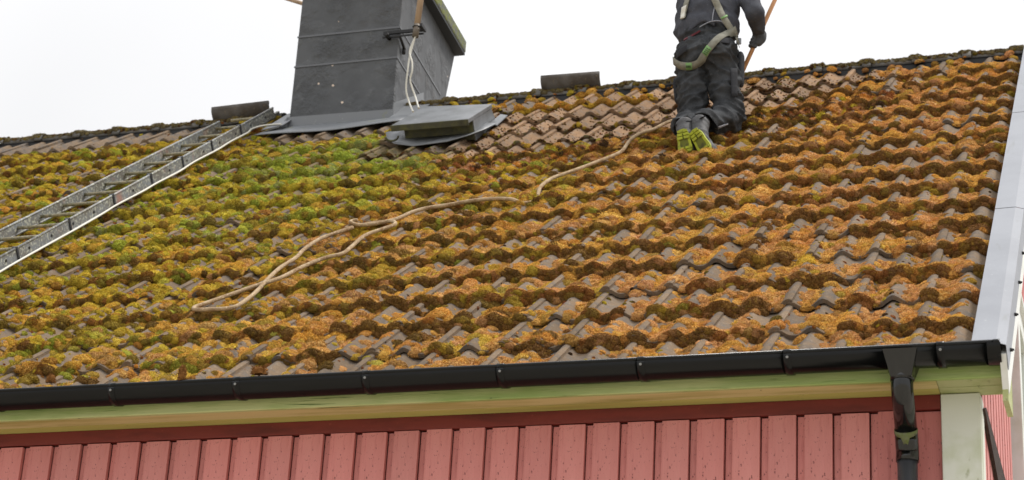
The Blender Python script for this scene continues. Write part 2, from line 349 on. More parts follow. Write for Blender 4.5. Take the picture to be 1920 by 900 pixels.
XR0 = .213      # right edge of the first tile column; a tile ends just beyond the crest of a roll
def tile_mesh(seed):
    r = random.Random(seed); xs = [-.045 + i * (.345 / 26) for i in range(27)]; LEN = .42; th = .022
    prof = []
    for xx in xs:
        X = XR0 - .30 + xx
        h = AMP * (float(wave(X)) - 1)
        if xx < .004: h -= .007
        if xx > .235: h += .0065 * min(1, (xx - .235) / .03)
        prof.append(h)
    vs = []; fs = []; n = len(xs)
    rag = [r.uniform(-.002, .002) for _ in xs]
    for j, (s, dz) in enumerate(((0.0, STEP - .002), (.004, STEP), (.20, STEP * (1 - .2 / GAUGE)), (LEN, STEP * (1 - LEN / GAUGE)))):
        for i in range(n): vs.append((xs[i], s + (rag[i] if j < 2 else 0), prof[i] + dz))
    m4 = len(vs)
    for i in range(n): vs.append((xs[i], .001 + rag[i], prof[i] + STEP - th))
    for i in range(n): vs.append((xs[i], LEN, prof[i] + STEP * (1 - LEN / GAUGE) - th))
    for j in range(3):
        for i in range(n - 1): fs.append((j * n + i, j * n + i + 1, (j + 1) * n + i + 1, (j + 1) * n + i))
    for i in range(n - 1): fs.append((m4 + i, m4 + i + 1, i + 1, i))
    e = n - 1
    fs.append((e, m4 + e, m4 + n + e, 3 * n + e))
    me = bpy.data.meshes.new('roof_tile'); me.from_pydata(vs, [], fs)
    sm = [True] * (3 * (n - 1)) + [False] * (n - 1) + [False]
    me.polygons.foreach_set('use_smooth', sm); me.materials.append(M_TILE); me.update()
    return me
TILES = [tile_mesh(i) for i in range(4)]

BARE = [(-3.44, 5.9), (-2.16, 6.0), (-0.84, 6.0), (-0.72, 5.6), (-1.0, 5.40), (-1.32, 5.16), (-1.54, 4.86), (-1.96, 4.72), (-2.19, 4.50), (-2.54, 4.36), (-3.2, 4.25), (-3.4, 4.46), (-3.34, 5.03)]
GREEN = [(-5.1, 4.9), (-4.2, 5.2), (-3.45, 4.6), (-3.5, 3.9), (-4.0, 3.3), (-4.9, 3.5)]
def in_poly(px, py, poly):
    px = np.asarray(px, float); py = np.asarray(py, float); r = np.zeros(px.shape, bool); n = len(poly)
    for i in range(n):
        (x0, y0), (x1, y1) = poly[i], poly[(i + 1) % n]
        c = ((y0 > py) != (y1 > py)) & (px < (x1 - x0) * (py - y0) / (y1 - y0 + 1e-12) + x0); r ^= c
    return r
Rm = np.array(rot); Cm = np.array(CAM)
def in_view(p):
    v = Rm.T @ (np.array(p) - Cm); return 960 + 3856.7 * v[0] / -v[2], 450 - 3856.7 * v[1] / -v[2], -v[2]

spots = []
for n in range(16):
    for k in range(0, 36):
        xl = XR0 - .30 * (k + 1); s = S0 + GAUGE * n
        cx, cs = xl + .15, s + .19
        if -5.15 < cx < -4.05 and s > 5.55: continue
        u, v, d = in_view(roof_pt(cx, cs)); vis = -60 < u < 1980 and -60 < v < 960
        spots.append((0 if vis else 1, d, xl, s, cx, cs))
spots.sort(key=lambda q: (q[0], q[1]))
bmj = MB()
for i, (nv, d, xl, s, cx, cs) in enumerate(spots):
    me = TILES[random.randrange(4)]
    mtx = M_ROOF @ Matrix.Translation((xl, s + (.034 if s < .1 else 0) + random.uniform(-.006, .006), random.uniform(-.0015, .0035))) @ Matrix.Rotation(R(random.gauss(0, .55)), 4, 'Z') @ Matrix.Rotation(R(random.gauss(0, .4)), 4, 'X')
    if i < 300 and not nv:
        o = bpy.data.objects.new('roof_tile', me); COL.objects.link(o); adopt(o, roof); o.matrix_basis = mtx
        kx = random.uniform(.80, 1.14)
        if cx < -5.75 and s > 5.5: o.color = (.66 * kx, .70 * kx, .76 * kx, 1)
        elif in_poly(cx, cs, BARE): o.color = (1.34 * kx, 1.16 * kx, 1.0 * kx, 1)
        elif in_poly(cx, cs, GREEN): o.color = (.98 * kx, 1.0 * kx, .76 * kx, 1)
        else: o.color = (kx, kx, kx, 1)
    else:
        bmj.add([mtx @ v.co for v in me.vertices], [tuple(p.vertices) for p in me.polygons], 0, True)
far = bmj.build('tile_field', M_TILE, roof); far['kind'] = 'stuff'; far.color = (1, 1, 1, 1)
# rear slope
rs = MB(); n = 300; vs = []; fs = []
for i in range(n + 1):
    xx = HX0 - .3 + i * (11.5 / n); h = AMP * float(wave(xx))
    vs.append((xx, RIDGE_Y + .03, ridge_z + h - .01)); vs.append((xx, 9.6, ridge_z + h - .01 - (9.6 - RIDGE_Y - .03) * math.tan(PITCH)))
for i in range(n): fs.append((2 * i, 2 * i + 2, 2 * i + 3, 2 * i + 1))
rs.add(vs, fs, 0, True); rs.build('rear_slope', M_TILE, roof)
# ridge: black strip and capping tiles
RS_Y, RS_Z = roof_pt(0, 6.02, .0)[1], roof_pt(0, 6.02, .0)[2]
st = MB()
for a, b in ((HX0 - .3, -5.0), (-4.27, .112)):
    st.box((a, RS_Y + .01, RS_Z - .075), (b, RS_Y + .035, RS_Z + .012)); st.box((a, RS_Y + .004, RS_Z + .0125), (b, RS_Y + .05, RS_Z + .018))
st.build('ridge_strip', M_BLACKD, roof)
RA, RB = .105, .078
def ridge_mesh(length, collar=True):
    m = MB(); prof = []
    for (x0, x1, e) in ((0, length, 0), (length - .045, length + .012, .014)) if collar else ((0, length, 0),):
        seg = 14; vs = []
        for xx in (x0, x1):
            for q in range(seg + 1):
                a = math.pi * q / seg; vs.append((xx, -math.cos(a) * (RA + e), math.sin(a) * (RB + e)))
        for xx in (x0, x1):
            for q in range(seg + 1):
                a = math.pi * q / seg; vs.append((xx, -math.cos(a) * (RA + e - .014), math.sin(a) * (RB + e - .014) - .002))
        n = seg + 1; fs = []
        for q in range(seg):
            fs += [(q, q + 1, n + q + 1, n + q), (2 * n + q, 3 * n + q, 3 * n + q + 1, 2 * n + q + 1), (q, 2 * n + q, 2 * n + q + 1, q + 1), (n + q, n + q + 1, 3 * n + q + 1, 3 * n + q)]
        fs += [(0, n, 3 * n, 2 * n), (seg, 2 * n + seg, 3 * n + seg, n + seg)]
        m.add(vs, fs, 0, True)
    me = m.mesh('ridge_tile'); me.materials.append(M_RIDGE); return me
rid_me = ridge_mesh(.33)
RIDGE_BASE = RS_Z + .014
xx = -.235; ridge_x = []
while xx > -9:
    if not (-5.25 < xx < -4.30):
        o = bpy.data.objects.new('ridge_tile', rid_me); COL.objects.link(o); adopt(o, roof); ridge_x.append(xx)
        o.matrix_basis = Matrix.Translation((xx, RS_Y + RA + .005, RIDGE_BASE + random.uniform(-.003, .004))) @ Matrix.Rotation(R(random.uniform(-.6, .6)), 4, 'Z')
        q = random.uniform(.85, 1.1); o.color = (q, q * .98, q * .92, 1)
    xx -= .331

# verge sheets, bargeboard
vx0, vx1, vx2 = .117, .212, .250
for i, (a, b) in enumerate(((.035, 2.026), (2.030, 4.102), (4.106, 6.16))):
    m = MB(); e = .0015 * i
    prof = [(vx0, -.03), (vx0, .040 + e), (vx1, .042 + e), (vx2, .030 + e), (vx2 + .002, -.075)]
    vs = [roof_pt(px, a, ph) for px, ph in prof] + [roof_pt(px, b, ph) for px, ph in prof]
    n = len(prof)
    m.add(vs, [(j, j + 1, n + j + 1, n + j) for j in range(n - 1)])
    o = m.build('verge_sheet', M_FLASH, house)
    md = o.modifiers.new('thick', 'SOLIDIFY'); md.thickness = .002; md.offset = -1
    s = a + .17
    while s < b:
        k = MB(); p = Vector(roof_pt(vx2 + .001, s, -.05)); k.tube([p, p + Vector((.012, 0, 0))], .008, 8); k.tube([p + Vector((.0121, 0, 0)), p + Vector((.017, 0, 0))], .0045, 6)
        k.build('screw', M_SCREW, o); s += .45
br = MB(); br.box((.222, .03, -.17), (.2475, 6.15, -.005), 0, roof_pt); br.build('bargeboard', M_WHITE2, house)
be = MB(); be.prism([(.2215, .118, -.212), (.2215, .345, -.205), (.2215, .345, -.05), (.2215, .118, -.02)], (.0215, 0, 0)); be.build('board_end', M_BOXEND, house)

# gutter
GY, GZ, GR = .066, -.013, .066
def gutter_arc(r, n=18, a0=0, a1=180): return [(GY - math.cos(R(a0 + (a1 - a0) * i / n)) * r, GZ - math.sin(R(a0 + (a1 - a0) * i / n)) * r) for i in range(n + 1)]
gm = MB(); po = gutter_arc(GR); pi_ = gutter_arc(GR - .0025); n = len(po); xa, xb = HX0 - .3, .222
vs = [(xa, y, z) for y, z in po] + [(xb, y, z) for y, z in po] + [(xa, y, z) for y, z in pi_] + [(xb, y, z) for y, z in pi_]
fs = []
for j in range(n - 1): fs += [(j, n + j, n + j + 1, j + 1), (2 * n + j, 2 * n + j + 1, 3 * n + j + 1, 3 * n + j), (n + j, 3 * n + j, 3 * n + j + 1, n + j + 1)]
gm.add(vs, fs, 0, True)
gm.tube([(xa, .006, -.009), (xb - .02, .006, -.009)], .0098, 12)
gm.tube([(xb - .02, .006, -.009), (xb + .004, .006, -.009)], .0112, 12)
pc = gutter_arc(GR + .003); gm.prism([(xb + .001, y, z) for y, z in pc], (.006, 0, 0))
pc2 = gutter_arc(GR + .0035)
gm.add([(xb - .045, y, z) for y, z in pc2] + [(xb + .001, y, z) for y, z in pc2], [(j, n + j, n + j + 1, j + 1) for j in range(n - 1)], 0, True)
gutter = gm.build('gutter', M_BLACK, house)
bk = MB(); pa = gutter_arc(GR + .0042, 18, 4, 150); n = len(pa)
vs = [(-.016, y, z) for y, z in pa] + [(.016, y, z) for y, z in pa] + [(-.016, y + (GY - y) * .05, z + (GZ - z) * .05) for y, z in pa] + [(.016, y + (GY - y) * .05, z + (GZ - z) * .05) for y, z in pa]
fs = []
for j in range(n - 1): fs += [(j, n + j, n + j + 1, j + 1), (j, j + 1, 2 * n + j + 1, 2 * n + j), (n + j, 3 * n + j, 3 * n + j + 1, n + j + 1)]
fs.append((0, 2 * n, 3 * n, n)); bk.add(vs, fs, 0, True)
bk.tube([(-.016, .006, -.009), (.016, .006, -.009)], .0122, 12)
bk.tube([(0, -.0075, -.034), (0, -.0035, -.034)], .0055, 10, 1)
bk_me = bk.mesh('gutter_bracket'); bk_me.materials.append(M_BLACK); bk_me.materials.append(M_RIVET)
for k in range(18):
    o = bpy.data.objects.new('gutter_bracket', bk_me); COL.objects.link(o); adopt(o, gutter); o.location = (-.6 * k, 0, 0)

# downpipe
DX = -.156
hop = MB()
hop.add([(DX - .068, -.012, -.022), (DX + .068, -.012, -.022), (DX + .072, .10, -.05), (DX - .072, .10, -.05),
         (DX - .041, .020, -.128), (DX + .041, .020, -.128), (DX + .041, .10, -.128), (DX - .041, .10, -.128)],
        [(0, 1, 5, 4), (1, 2, 6, 5), (2, 3, 7, 6), (3, 0, 4, 7), (4, 5, 6, 7)])
dp = MB()
cl = [(DX - .001, .062, -.118), (DX - .001, .062, -.140)]
for i in range(1, 8):
    a = R(62 * i / 7); cl.append((DX - .002, .062 + .075 * (1 - math.cos(a)), -.140 - .075 * math.sin(a)))
cl.append((DX - .004, .195, -.308))
el1 = list(cl)
cl2 = [(DX - .004, .178, -.292)]
for i in range(0, 8):
    a = R(62 * (1 - i / 7)); cl2.append((DX - .005, .200 + .06 * (math.sin(R(62)) - math.sin(a)) * .5, -.312 - .06 * (i / 7)))
yv = cl2[-1][1]
cl2.append((DX - .006, yv, -.412))
dp.tube([(DX - .006, yv, -.38), (DX - .011, yv, -3.9)], .0400, 24)
pipe = dp.build('downpipe', M_PIPEG, house)
hop.build('hopper', M_PIPEB, pipe, .004)
e = MB(); e.tube(el1, .0440, 24); e.tube([(DX - .001, .062, -.110), (DX - .001, .062, -.132)], .0465, 24); e.build('elbow', M_PIPEB, pipe)
e = MB(); e.tube(cl2, .0455, 24); e.build('elbow', M_PIPEB, pipe)
V = MB()
M_SCUM = mat('green_white_scum', (104, 106, 78), .8, .2, [((96, 104, 56), 40, .45, .6, 5), ((40, 42, 36), 60, .6, .7, 5)])
d1 = Vector((0, .153, -.2)).normalized(); c0 = Vector((DX - .004, .183, -.297))
ring = [c0 + Vector((math.cos(t), 0, 0)) * .0425 + Vector((0, -d1.z * -1, d1.y * -1)).normalized() * 0 for t in ()]
nrm = Vector((0, -.2, -.153)).normalized()
vs = []; fs = []; N = 16
for i in range(N + 1):
    t = -math.pi / 2 + math.pi * i / N
    base = Vector((math.sin(t), 0, 0)) * .0466 + nrm * math.cos(t) * .0466
    dip = .012 * math.cos(t) + (.050 if abs(i - N / 2) < .6 else .028 if abs(i - N / 2) < 1.6 else .006)
    vs.append(c0 + base - d1 * .006); vs.append(c0 + base * 1.0 + d1 * dip + Vector((0, -.003, 0)))
for i in range(N): fs.append((2 * i, 2 * i + 1, 2 * i + 3, 2 * i + 2))
V.add(vs, fs, 0, True); o = V.build('joint_scum', M_SCUM, pipe); md = o.modifiers.new('thick', 'SOLIDIFY'); md.thickness = .0015

# ------------------------------------------------------------------ chimney
CZ0, CZ1 = 3.05, 4.80
F = 4.476; xl, xr = -5.022, -4.228
rear = lambda z: 5.70 + (z - 4.3) * .33
cz = [CZ0, 3.9, 4.35, CZ1]
ch = MB(); vs = []
for z in cz:
    vs += [(xl, F, z), (xr, F, z), (xr - .07 * (rear(z) - F) / 1.2, rear(z), z), (xl, rear(z), z)]
fs = [(3, 2, 1, 0)]
for j in range(len(cz) - 1):
    for k in range(4): fs.append((4 * j + k, 4 * j + (k + 1) % 4, 4 * j + 4 + (k + 1) % 4, 4 * j + 4 + k))
fs.append((12, 13, 14, 15)); ch.add(vs, fs)
chim = ch.build('chimney', M_CHIM, house, .008)
cp = MB(); zc = 4.79
base = [(-5.10, 4.39), (-4.155, 4.39), (-4.218, 5.86), (-5.10, 5.86)]
cp.hexa([(x, y, zc) for x, y in base] + [(x, y, zc + .105) for x, y in base]); cp.build('chimney_cap', M_CAP, chim, .012)
M_CAPU = mat('dark_grey_cap_underside', (52, 54, 57), .7, .3)  # thin slab below the cap, darker grey than the chimney render
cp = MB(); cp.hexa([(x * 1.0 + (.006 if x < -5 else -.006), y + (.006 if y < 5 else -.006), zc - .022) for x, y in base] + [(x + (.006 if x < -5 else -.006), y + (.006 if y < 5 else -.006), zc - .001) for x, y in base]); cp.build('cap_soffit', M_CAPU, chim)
cp = MB(); cp.box((-4.85, 4.75, 4.896), (-4.4, 5.45, 5.2)); cp.build('chimney_pot', M_CHIM, chim, .02)
for z in (4.268, 4.022):
    m = MB(); h = .016
    q = lambda f, d: [(xl - d, F - d, f), (xr + d, F - d, f), (xr + d - .07 * (5.55 - F) / 1.2, 5.55, f + .0), (xl - d, 5.55, f)]
    for i in range(2):
        a, b = q(z, .005), q(z + h, .003)
        c, e2 = q(z, -.004), q(z + h, -.004)
        j, k = (0, 1) if i == 0 else (1, 2)
        m.hexa([a[j], a[k], c[k], c[j], b[j], b[k], e2[k], e2[j]])
    m.build('seam_band', M_SEAM, chim)
# flashing: upstand round the foot, and an apron lapped over the tiles
fl = MB()
zb, ztl, ztr = 3.46, 3.622, 3.612
fl.hexa([(xl - .012, F - .012, zb), (xr + .012, F - .012, zb), (xr + .01, F - .002, zb), (xl - .01, F - .002, zb), (xl - .008, F - .008, ztl), (xr + .008, F - .008, ztr), (xr + .008, F - .002, ztr), (xl - .008, F - .002, ztl)])
rx = lambda yy, d: xr - .07 * (yy - F) / 1.2 + d
fl.hexa([(rx(F, .013), F - .01, zb), (rx(5.17, .013), 5.17, 3.72), (rx(5.17, .002), 5.17, 3.72), (rx(F, .002), F - .01, zb), (rx(F, .01), F - .008, 3.66), (rx(5.12, .01), 5.12, 4.075), (rx(5.12, .002), 5.12, 4.075), (rx(F, .002), F - .008, 3.66)])
fl.prism([(xl - .012, F - .013, zb + .03), (xl - .055, F - .10, zb - .01), (xl - .012, F - .013, ztl)], (.008, .004, 0))
def apron_h(x, s): return .055 + .012 * math.sin(x * 5.3) + (.012 if s < 5.5 else 0)
ap = []
N = 16; vs = []; fs = []
for i in range(N + 1):
    t = i / N; x = -5.13 + t * (-4.06 + 5.13)
    s_f = 5.37 + .06 * t + .012 * math.sin(t * 7)
    for j in range(4):
        v = j / 3; s = s_f + v * (5.78 - s_f); hh = .036 + .008 * math.sin(x * 6 + 1) * (1 - v) - .030 * v
        vs.append(roof_pt(x, s, hh))
for i in range(N):
    for j in range(3): fs.append((i * 4 + j, i * 4 + 4 + j, i * 4 + 5 + j, i * 4 + 1 + j))
fl.add(vs, fs, 0, True)
def roof_sheet(m, poly, h, t=.006, mat=0):
    m.prism([roof_pt(a, b, h(a, b) if callable(h) else h) for a, b in poly], Vector(roof_pt(0, 0, t)) - Vector(roof_pt(0, 0, 0)), mat)
roof_sheet(fl, [(-4.216, 5.55), (-4.12, 5.465), (-4.088, 5.548), (-4.053, 5.72), (-4.03, 6.06), (-4.23, 6.06)], .018)
roof_sheet(fl, [(-5.12, 5.5), (-5.0, 5.6), (-5.0, 6.05), (-5.12, 6.02)], .045)
o = fl.build('chimney_flashing', M_FLASHD, chim); md = o.modifiers.new('thick', 'SOLIDIFY'); md.thickness = .004

# roof hatch beside the chimney
hx0, hx1 = -3.80, -3.325
hb = MB(); hb.hexa([roof_pt(*q) for q in ((hx0, 4.79, 0), (hx1, 4.79, 0), (hx1, 5.30, 0), (hx0, 5.36, 0), (hx0, 4.79, .131), (hx1, 4.79, .131), (hx1, 5.22, .112), (hx0, 5.34, .112))]); hatch = hb.build('roof_hatch', [M_HATCHF], house, .003)
hs = MB(); hs.hexa([roof_pt(*q) for q in ((hx1 + .001, 4.795, -.005), (hx1 + .006, 4.795, -.005), (hx1 + .006, 5.30, -.005), (hx1 + .001, 5.30, -.005), (hx1 + .001, 4.795, .130), (hx1 + .006, 4.795, .130), (hx1 + .006, 5.22, .111), (hx1 + .001, 5.22, .111))]); hs.build('hatch_side', M_HATCH, hatch)
ld = MB(); ld.hexa([roof_pt(*q) for q in ((-3.85, 4.70, .133), (-3.318, 4.69, .133), (-3.314, 5.23, .113), (-3.835, 5.36, .113), (-3.85, 4.70, .163), (-3.318, 4.69, .163), (-3.314, 5.23, .142), (-3.835, 5.36, .142))])
ld.build('hatch_lid', M_HATCH, hatch, .004)
lf = MB(); lf.hexa([roof_pt(*q) for q in ((-3.852, 4.694, .122), (-3.317, 4.684, .122), (-3.317, 4.691, .122), (-3.852, 4.701, .122), (-3.852, 4.694, .161), (-3.317, 4.684, .161), (-3.317, 4.691, .161), (-3.852, 4.701, .161))]); lf.build('lid_front_edge', M_HATCHF, hatch)
hk = MB(); hk.tube([roof_pt(-3.865 + .045 * math.sin(R(a)) * 1.0, 4.72, .10 - .03 * math.cos(R(a)) - .015) for a in range(-90, 91, 20)], .007, 6); hk.build('lid_handle', M_HATCHF, hatch)
ha = MB(); N = 14; vs = []; fs = []
edge = [(-4.02, 5.03), (-3.945, 4.84), (-3.85, 4.70), (-3.70, 4.64), (-3.449, 4.61), (-3.33, 4.71), (-3.27, 4.86), (-3.235, 5.02)]
inner = [(-3.9, 5.1), (-3.85, 4.95), (-3.80, 4.80), (-3.70, 4.795), (-3.449, 4.795), (-3.346, 4.80), (-3.344, 4.95), (-3.343, 5.1)]
ha.add([roof_pt(a, b, .036 + .014 * math.sin(9 * a)) for a, b in edge] + [roof_pt(a, b, .045) for a, b in inner], [(i, i + 1, 9 + i, 8 + i) for i in range(7)], 0, True)
roof_sheet(ha, [(-3.31, 5.10), (-3.235, 5.02), (-3.245, 5.32), (-3.31, 5.38)], .032)
o = ha.build('hatch_flashing', M_HATCH, hatch); md = o.modifiers.new('thick', 'SOLIDIFY'); md.thickness = .004

# ------------------------------------------------------------------ mast and its cables
mast = thing('antenna_mast', 'tan mast tube clamped to the right corner of the grey chimney by a black bracket', 'mast', (-4.06, 4.40, 4.13))
m = MB(); m.tube([(-4.064, 4.396, 4.22), (-4.045, 4.396, 4.60), (-4.0, 4.396, 5.6)], .0225, 14); m.build('tube', M_MAST, mast)
m = MB(); m.tube([(-4.070, 4.396, 4.135), (-4.064, 4.396, 4.235)], .0235, 14); m.build('sleeve', M_SLEEVE, mast)
m = MB()
m.box((-4.335, 4.435, 4.205), (-4.02, 4.452, 4.228)); m.box((-4.335, 4.425, 4.170), (-4.02, 4.433, 4.182)); m.box((-4.03, 4.36, 4.200), (-4.012, 4.456, 4.222))
m.tube([(-4.30, 4.476, 4.19), (-4.30, 4.40, 4.19)], .016, 8); m.tube([(-4.215, 4.44, 4.20), (-4.21, 4.56, 4.135)], .011, 8)
m.tube([(-4.215, 4.56, 4.15), (-4.215, 4.56, 4.10)], .014, 8)
m.tube([(-4.067 + .026 * math.cos(R(a)), 4.396 + .026 * math.sin(R(a)), 4.215) for a in range(0, 361, 30)], .004, 6)
m.build('bracket', M_BLACKD, mast)
def smooth_path(pts, n=8):
    P = [Vector(p) for p in pts]; outp = []
    for i in range(len(P) - 1):
        a, b, c, d = P[max(i - 1, 0)], P[i], P[i + 1], P[min(i + 2, len(P) - 1)]
        for k in range(n):
            t = k / n
            outp.append(.5 * ((2 * b) + (c - a) * t + (2 * a - 5 * b + 4 * c - d) * t * t + (3 * b - a - 3 * c + d) * t ** 3))
    outp.append(P[-1]); return outp
m = MB(); m.tube(smooth_path([(-4.070, 4.396, 4.14), (-4.099, 4.396, 3.99), (-4.108, 4.40, 3.87), (-4.12, 4.43, 3.74), (-4.095, 4.45, 3.64), (-4.04, 4.40, 3.54)]), .0062, 8)
tag(m.build('white_cable', M_CABLE), 'white cable bowed to the left where it hangs from the mast foot', 'cable', 'white cables hanging from the mast')
m = MB(); m.tube(smooth_path([(-4.066, 4.392, 4.14), (-4.10, 4.388, 4.02), (-4.075, 4.388, 3.93), (-4.07, 4.39, 3.86), (-4.085, 4.41, 3.79), (-4.05, 4.44, 3.68), (-4.00, 4.40, 3.565)]), .0062, 8)
tag(m.build('white_cable', M_CABLE), 'white cable with an S bend, falling to the right of the other mast cable', 'cable', 'white cables hanging from the mast')
m = MB(); m.tube([(-5.6, 5.0, 5.02), (-4.99, 4.9, 4.72)], .016, 8)
tag(m.build('wooden_rod', M_MAST), 'tip of a tan rod poking out behind the left edge of the chimney', 'rod')

# ------------------------------------------------------------------ loose ridge tiles on the ridge
def loose_tile(x0, x1, label, tilt):
    m = MB(); seg = 12; vs = []; fs = []; r1, r2 = .125, .108
    for xx in (x0, x1):
        for rr in (r1, r2):
            for q in range(seg + 1):
                a = math.pi * q / seg; vs.append((xx, -math.cos(a) * rr, .09 - math.sin(a) * rr * .74))
    n = seg + 1
    for q in range(seg):
        fs += [(q, q + 1, 2 * n + q + 1, 2 * n + q), (n + q, 3 * n + q, 3 * n + q + 1, n + q + 1), (q, n + q, n + q + 1, q + 1), (2 * n + q, 2 * n + q + 1, 3 * n + q + 1, 3 * n + q)]
    fs += [(0, 2 * n, 3 * n, n), (seg, n + seg, 3 * n + seg, 2 * n + seg)]
    m.add(vs, fs, 0, True); me = m.mesh('loose_ridge_tile'); me.materials.append(M_RIDGE)
    c = (x0 + x1) / 2
    for v in me.vertices: v.co.x -= c
    o = bpy.data.objects.new('loose_ridge_tile', me); COL.objects.link(o)
    o.matrix_basis = Matrix.Translation((c, 4.79, 3.775)) @ Matrix.Rotation(R(tilt), 4, 'Y') @ Matrix.Rotation(R(-8), 4, 'X')
    o.color = (.92, .86, .80, 1)
    return tag(o, label, 'ridge tile', 'loose ridge tiles lying on the ridge')
loose_tile(-5.76, -5.30, 'upturned grey ridge tile lying on the ridge at the top of the ladder', -1.5)
loose_tile(-3.21, -2.78, 'upturned grey ridge tile lying on the ridge between the roof hatch and the kneeling man', 1.0)

# ------------------------------------------------------------------ ladder
lad = thing('roof_ladder', 'long grey metal ladder with lichen lying on the moss left of the chimney', 'ladder', roof_pt(-5.45, 1.6, .04))
lx = lambda s: -5.66 - (-(s - 2.5)) * .055 if False else -5.69 + (s - 2.84) * .075
rxl = lambda s: -5.315 + (s - 2.93) * .035
def ladder_rail(fx, s0, s1):
    m = MB(); t = .011
    for a, b in ((.045, .118),): m.hexa([roof_pt(fx(s0) - t, s0, a), roof_pt(fx(s0) + t, s0, a), roof_pt(fx(s1) + t, s1, a - .0), roof_pt(fx(s1) - t, s1, a), roof_pt(fx(s0) - t, s0, b), roof_pt(fx(s0) + t, s0, b), roof_pt(fx(s1) + t, s1, b), roof_pt(fx(s1) - t, s1, b)])
    for a in (.047, .116):  # rolled edges
        m.tube([roof_pt(fx(s0) + .006, s0, a), roof_pt(fx(s1) + .006, s1, a)], .0085, 8)
    return m
ladder_rail(lx, 1.2, 5.60).build('rail', M_LADDER, lad)
rr = ladder_rail(rxl, 1.2, 5.95)
s = 1.44
while s < 5.85:
    rr.tube([roof_pt(rxl(s) + .0105, s, .082), roof_pt(rxl(s) + .014, s, .082)], .0085, 8, 1); s += .256
rr = rr.build('rail', [M_LADDER, M_SCREW], lad)
hookm = MB(); hookm.box((-5.235, 5.62, .03), (-5.212, 6.08, .065), 0, roof_pt); hookm.build('ridge_hook', M_LADDER, lad)
s = 1.44
while s < 5.85:
    m = MB(); m.tube([roof_pt(lx(s), s - .01, .082), roof_pt(rxl(s), s, .082)], .0105, 10); m.build('rung', M_RUNG, lad); s += .256
for s in (1.85, 2.335, 2.937, 3.49, 4.0, 4.45, 4.9, 5.37):
    m = MB(); m.box((rxl(s) - .014, s - .009, .036), (rxl(s) + .017, s + .009, .126), 0, roof_pt); m.build('cable_tie', M_TIE, lad)
cab = [(-5.19, 1.3), (-5.215, 1.985), (-5.215, 2.29), (-5.205, 2.58), (-5.19, 2.94), (-5.185, 3.25), (-5.19, 3.49), (-5.165, 3.8), (-5.165, 4.0), (-5.14, 4.3), (-5.15, 4.58), (-5.125, 4.9), (-5.13, 5.14), (-5.11, 5.4), (-5.13, 5.52), (-5.09, 5.60), (-5.0, 5.62), (-4.93, 5.60)]
m = MB(); m.tube(smooth_path([roof_pt(a - .075, b, .058) for a, b in cab], 5), .0065, 8)
tag(m.build('white_cable', M_CABLE), 'white cable tied along the lower rail of the roof ladder', 'cable')

# ------------------------------------------------------------------ rope
def on_moss(pts, h): return [roof_pt(a, b, h) for a, b in pts]
r4 = [(-1.80, 4.80), (-1.926, 4.758), (-2.012, 4.649), (-2.064, 4.484), (-2.13, 4.394), (-2.156, 4.226), (-2.146, 3.944), (-2.188, 3.813), (-2.245, 3.708), (-2.307, 3.588), (-2.379, 3.472), (-2.429, 3.39), (-2.45, 3.281), (-2.451, 3.169)]
dip = [(-2.45, 3.09, .012), (-2.46, 3.02, .0), (-2.50, 2.95, .012)]
r1 = [(-2.56, 2.945), (-2.676, 2.989), (-2.805, 2.981), (-2.92, 2.926), (-3.04, 2.886), (-3.108, 2.81), (-3.158, 2.683), (-3.264, 2.609), (-3.36, 2.61)]
r2 = [(-3.40, 2.60), (-3.405, 2.555), (-3.369, 2.554), (-3.426, 2.478), (-3.487, 2.36), (-3.505, 2.171), (-3.49, 2.0), (-3.508, 1.821), (-3.494, 1.603), (-3.472, 1.428), (-3.466, 1.298), (-3.486, 1.148), (-3.589, 1.138), (-3.69, 1.15), (-3.715, 1.19)]
r3 = [(-3.686, 1.249), (-3.614, 1.363), (-3.519, 1.513), (-3.431, 1.629), (-3.38, 1.814), (-3.311, 1.961), (-3.235, 2.026), (-3.229, 2.15), (-3.229, 2.364), (-3.167, 2.482), (-3.123, 2.56), (-3.162, 2.638), (-3.247, 2.637), (-3.341, 2.606), (-3.385, 2.585), (-3.39, 2.62), (-3.36, 2.63)]
path = on_moss(r4, .038) + [roof_pt(*q) for q in dip] + on_moss(r1, .038) + on_moss(r2, .040) + on_moss(r3[:4], .039) + on_moss(r3[4:-3], .039) + on_moss(r3[-3:], .062)
m = MB(); m.tube(smooth_path(path, 6), .0108, 10)
tag(m.build('rope', M_ROPE), 'sandy rope looped and knotted over the moss, running up to the kneeling man', 'rope')
ROPE = r4 + r1 + r2 + r3

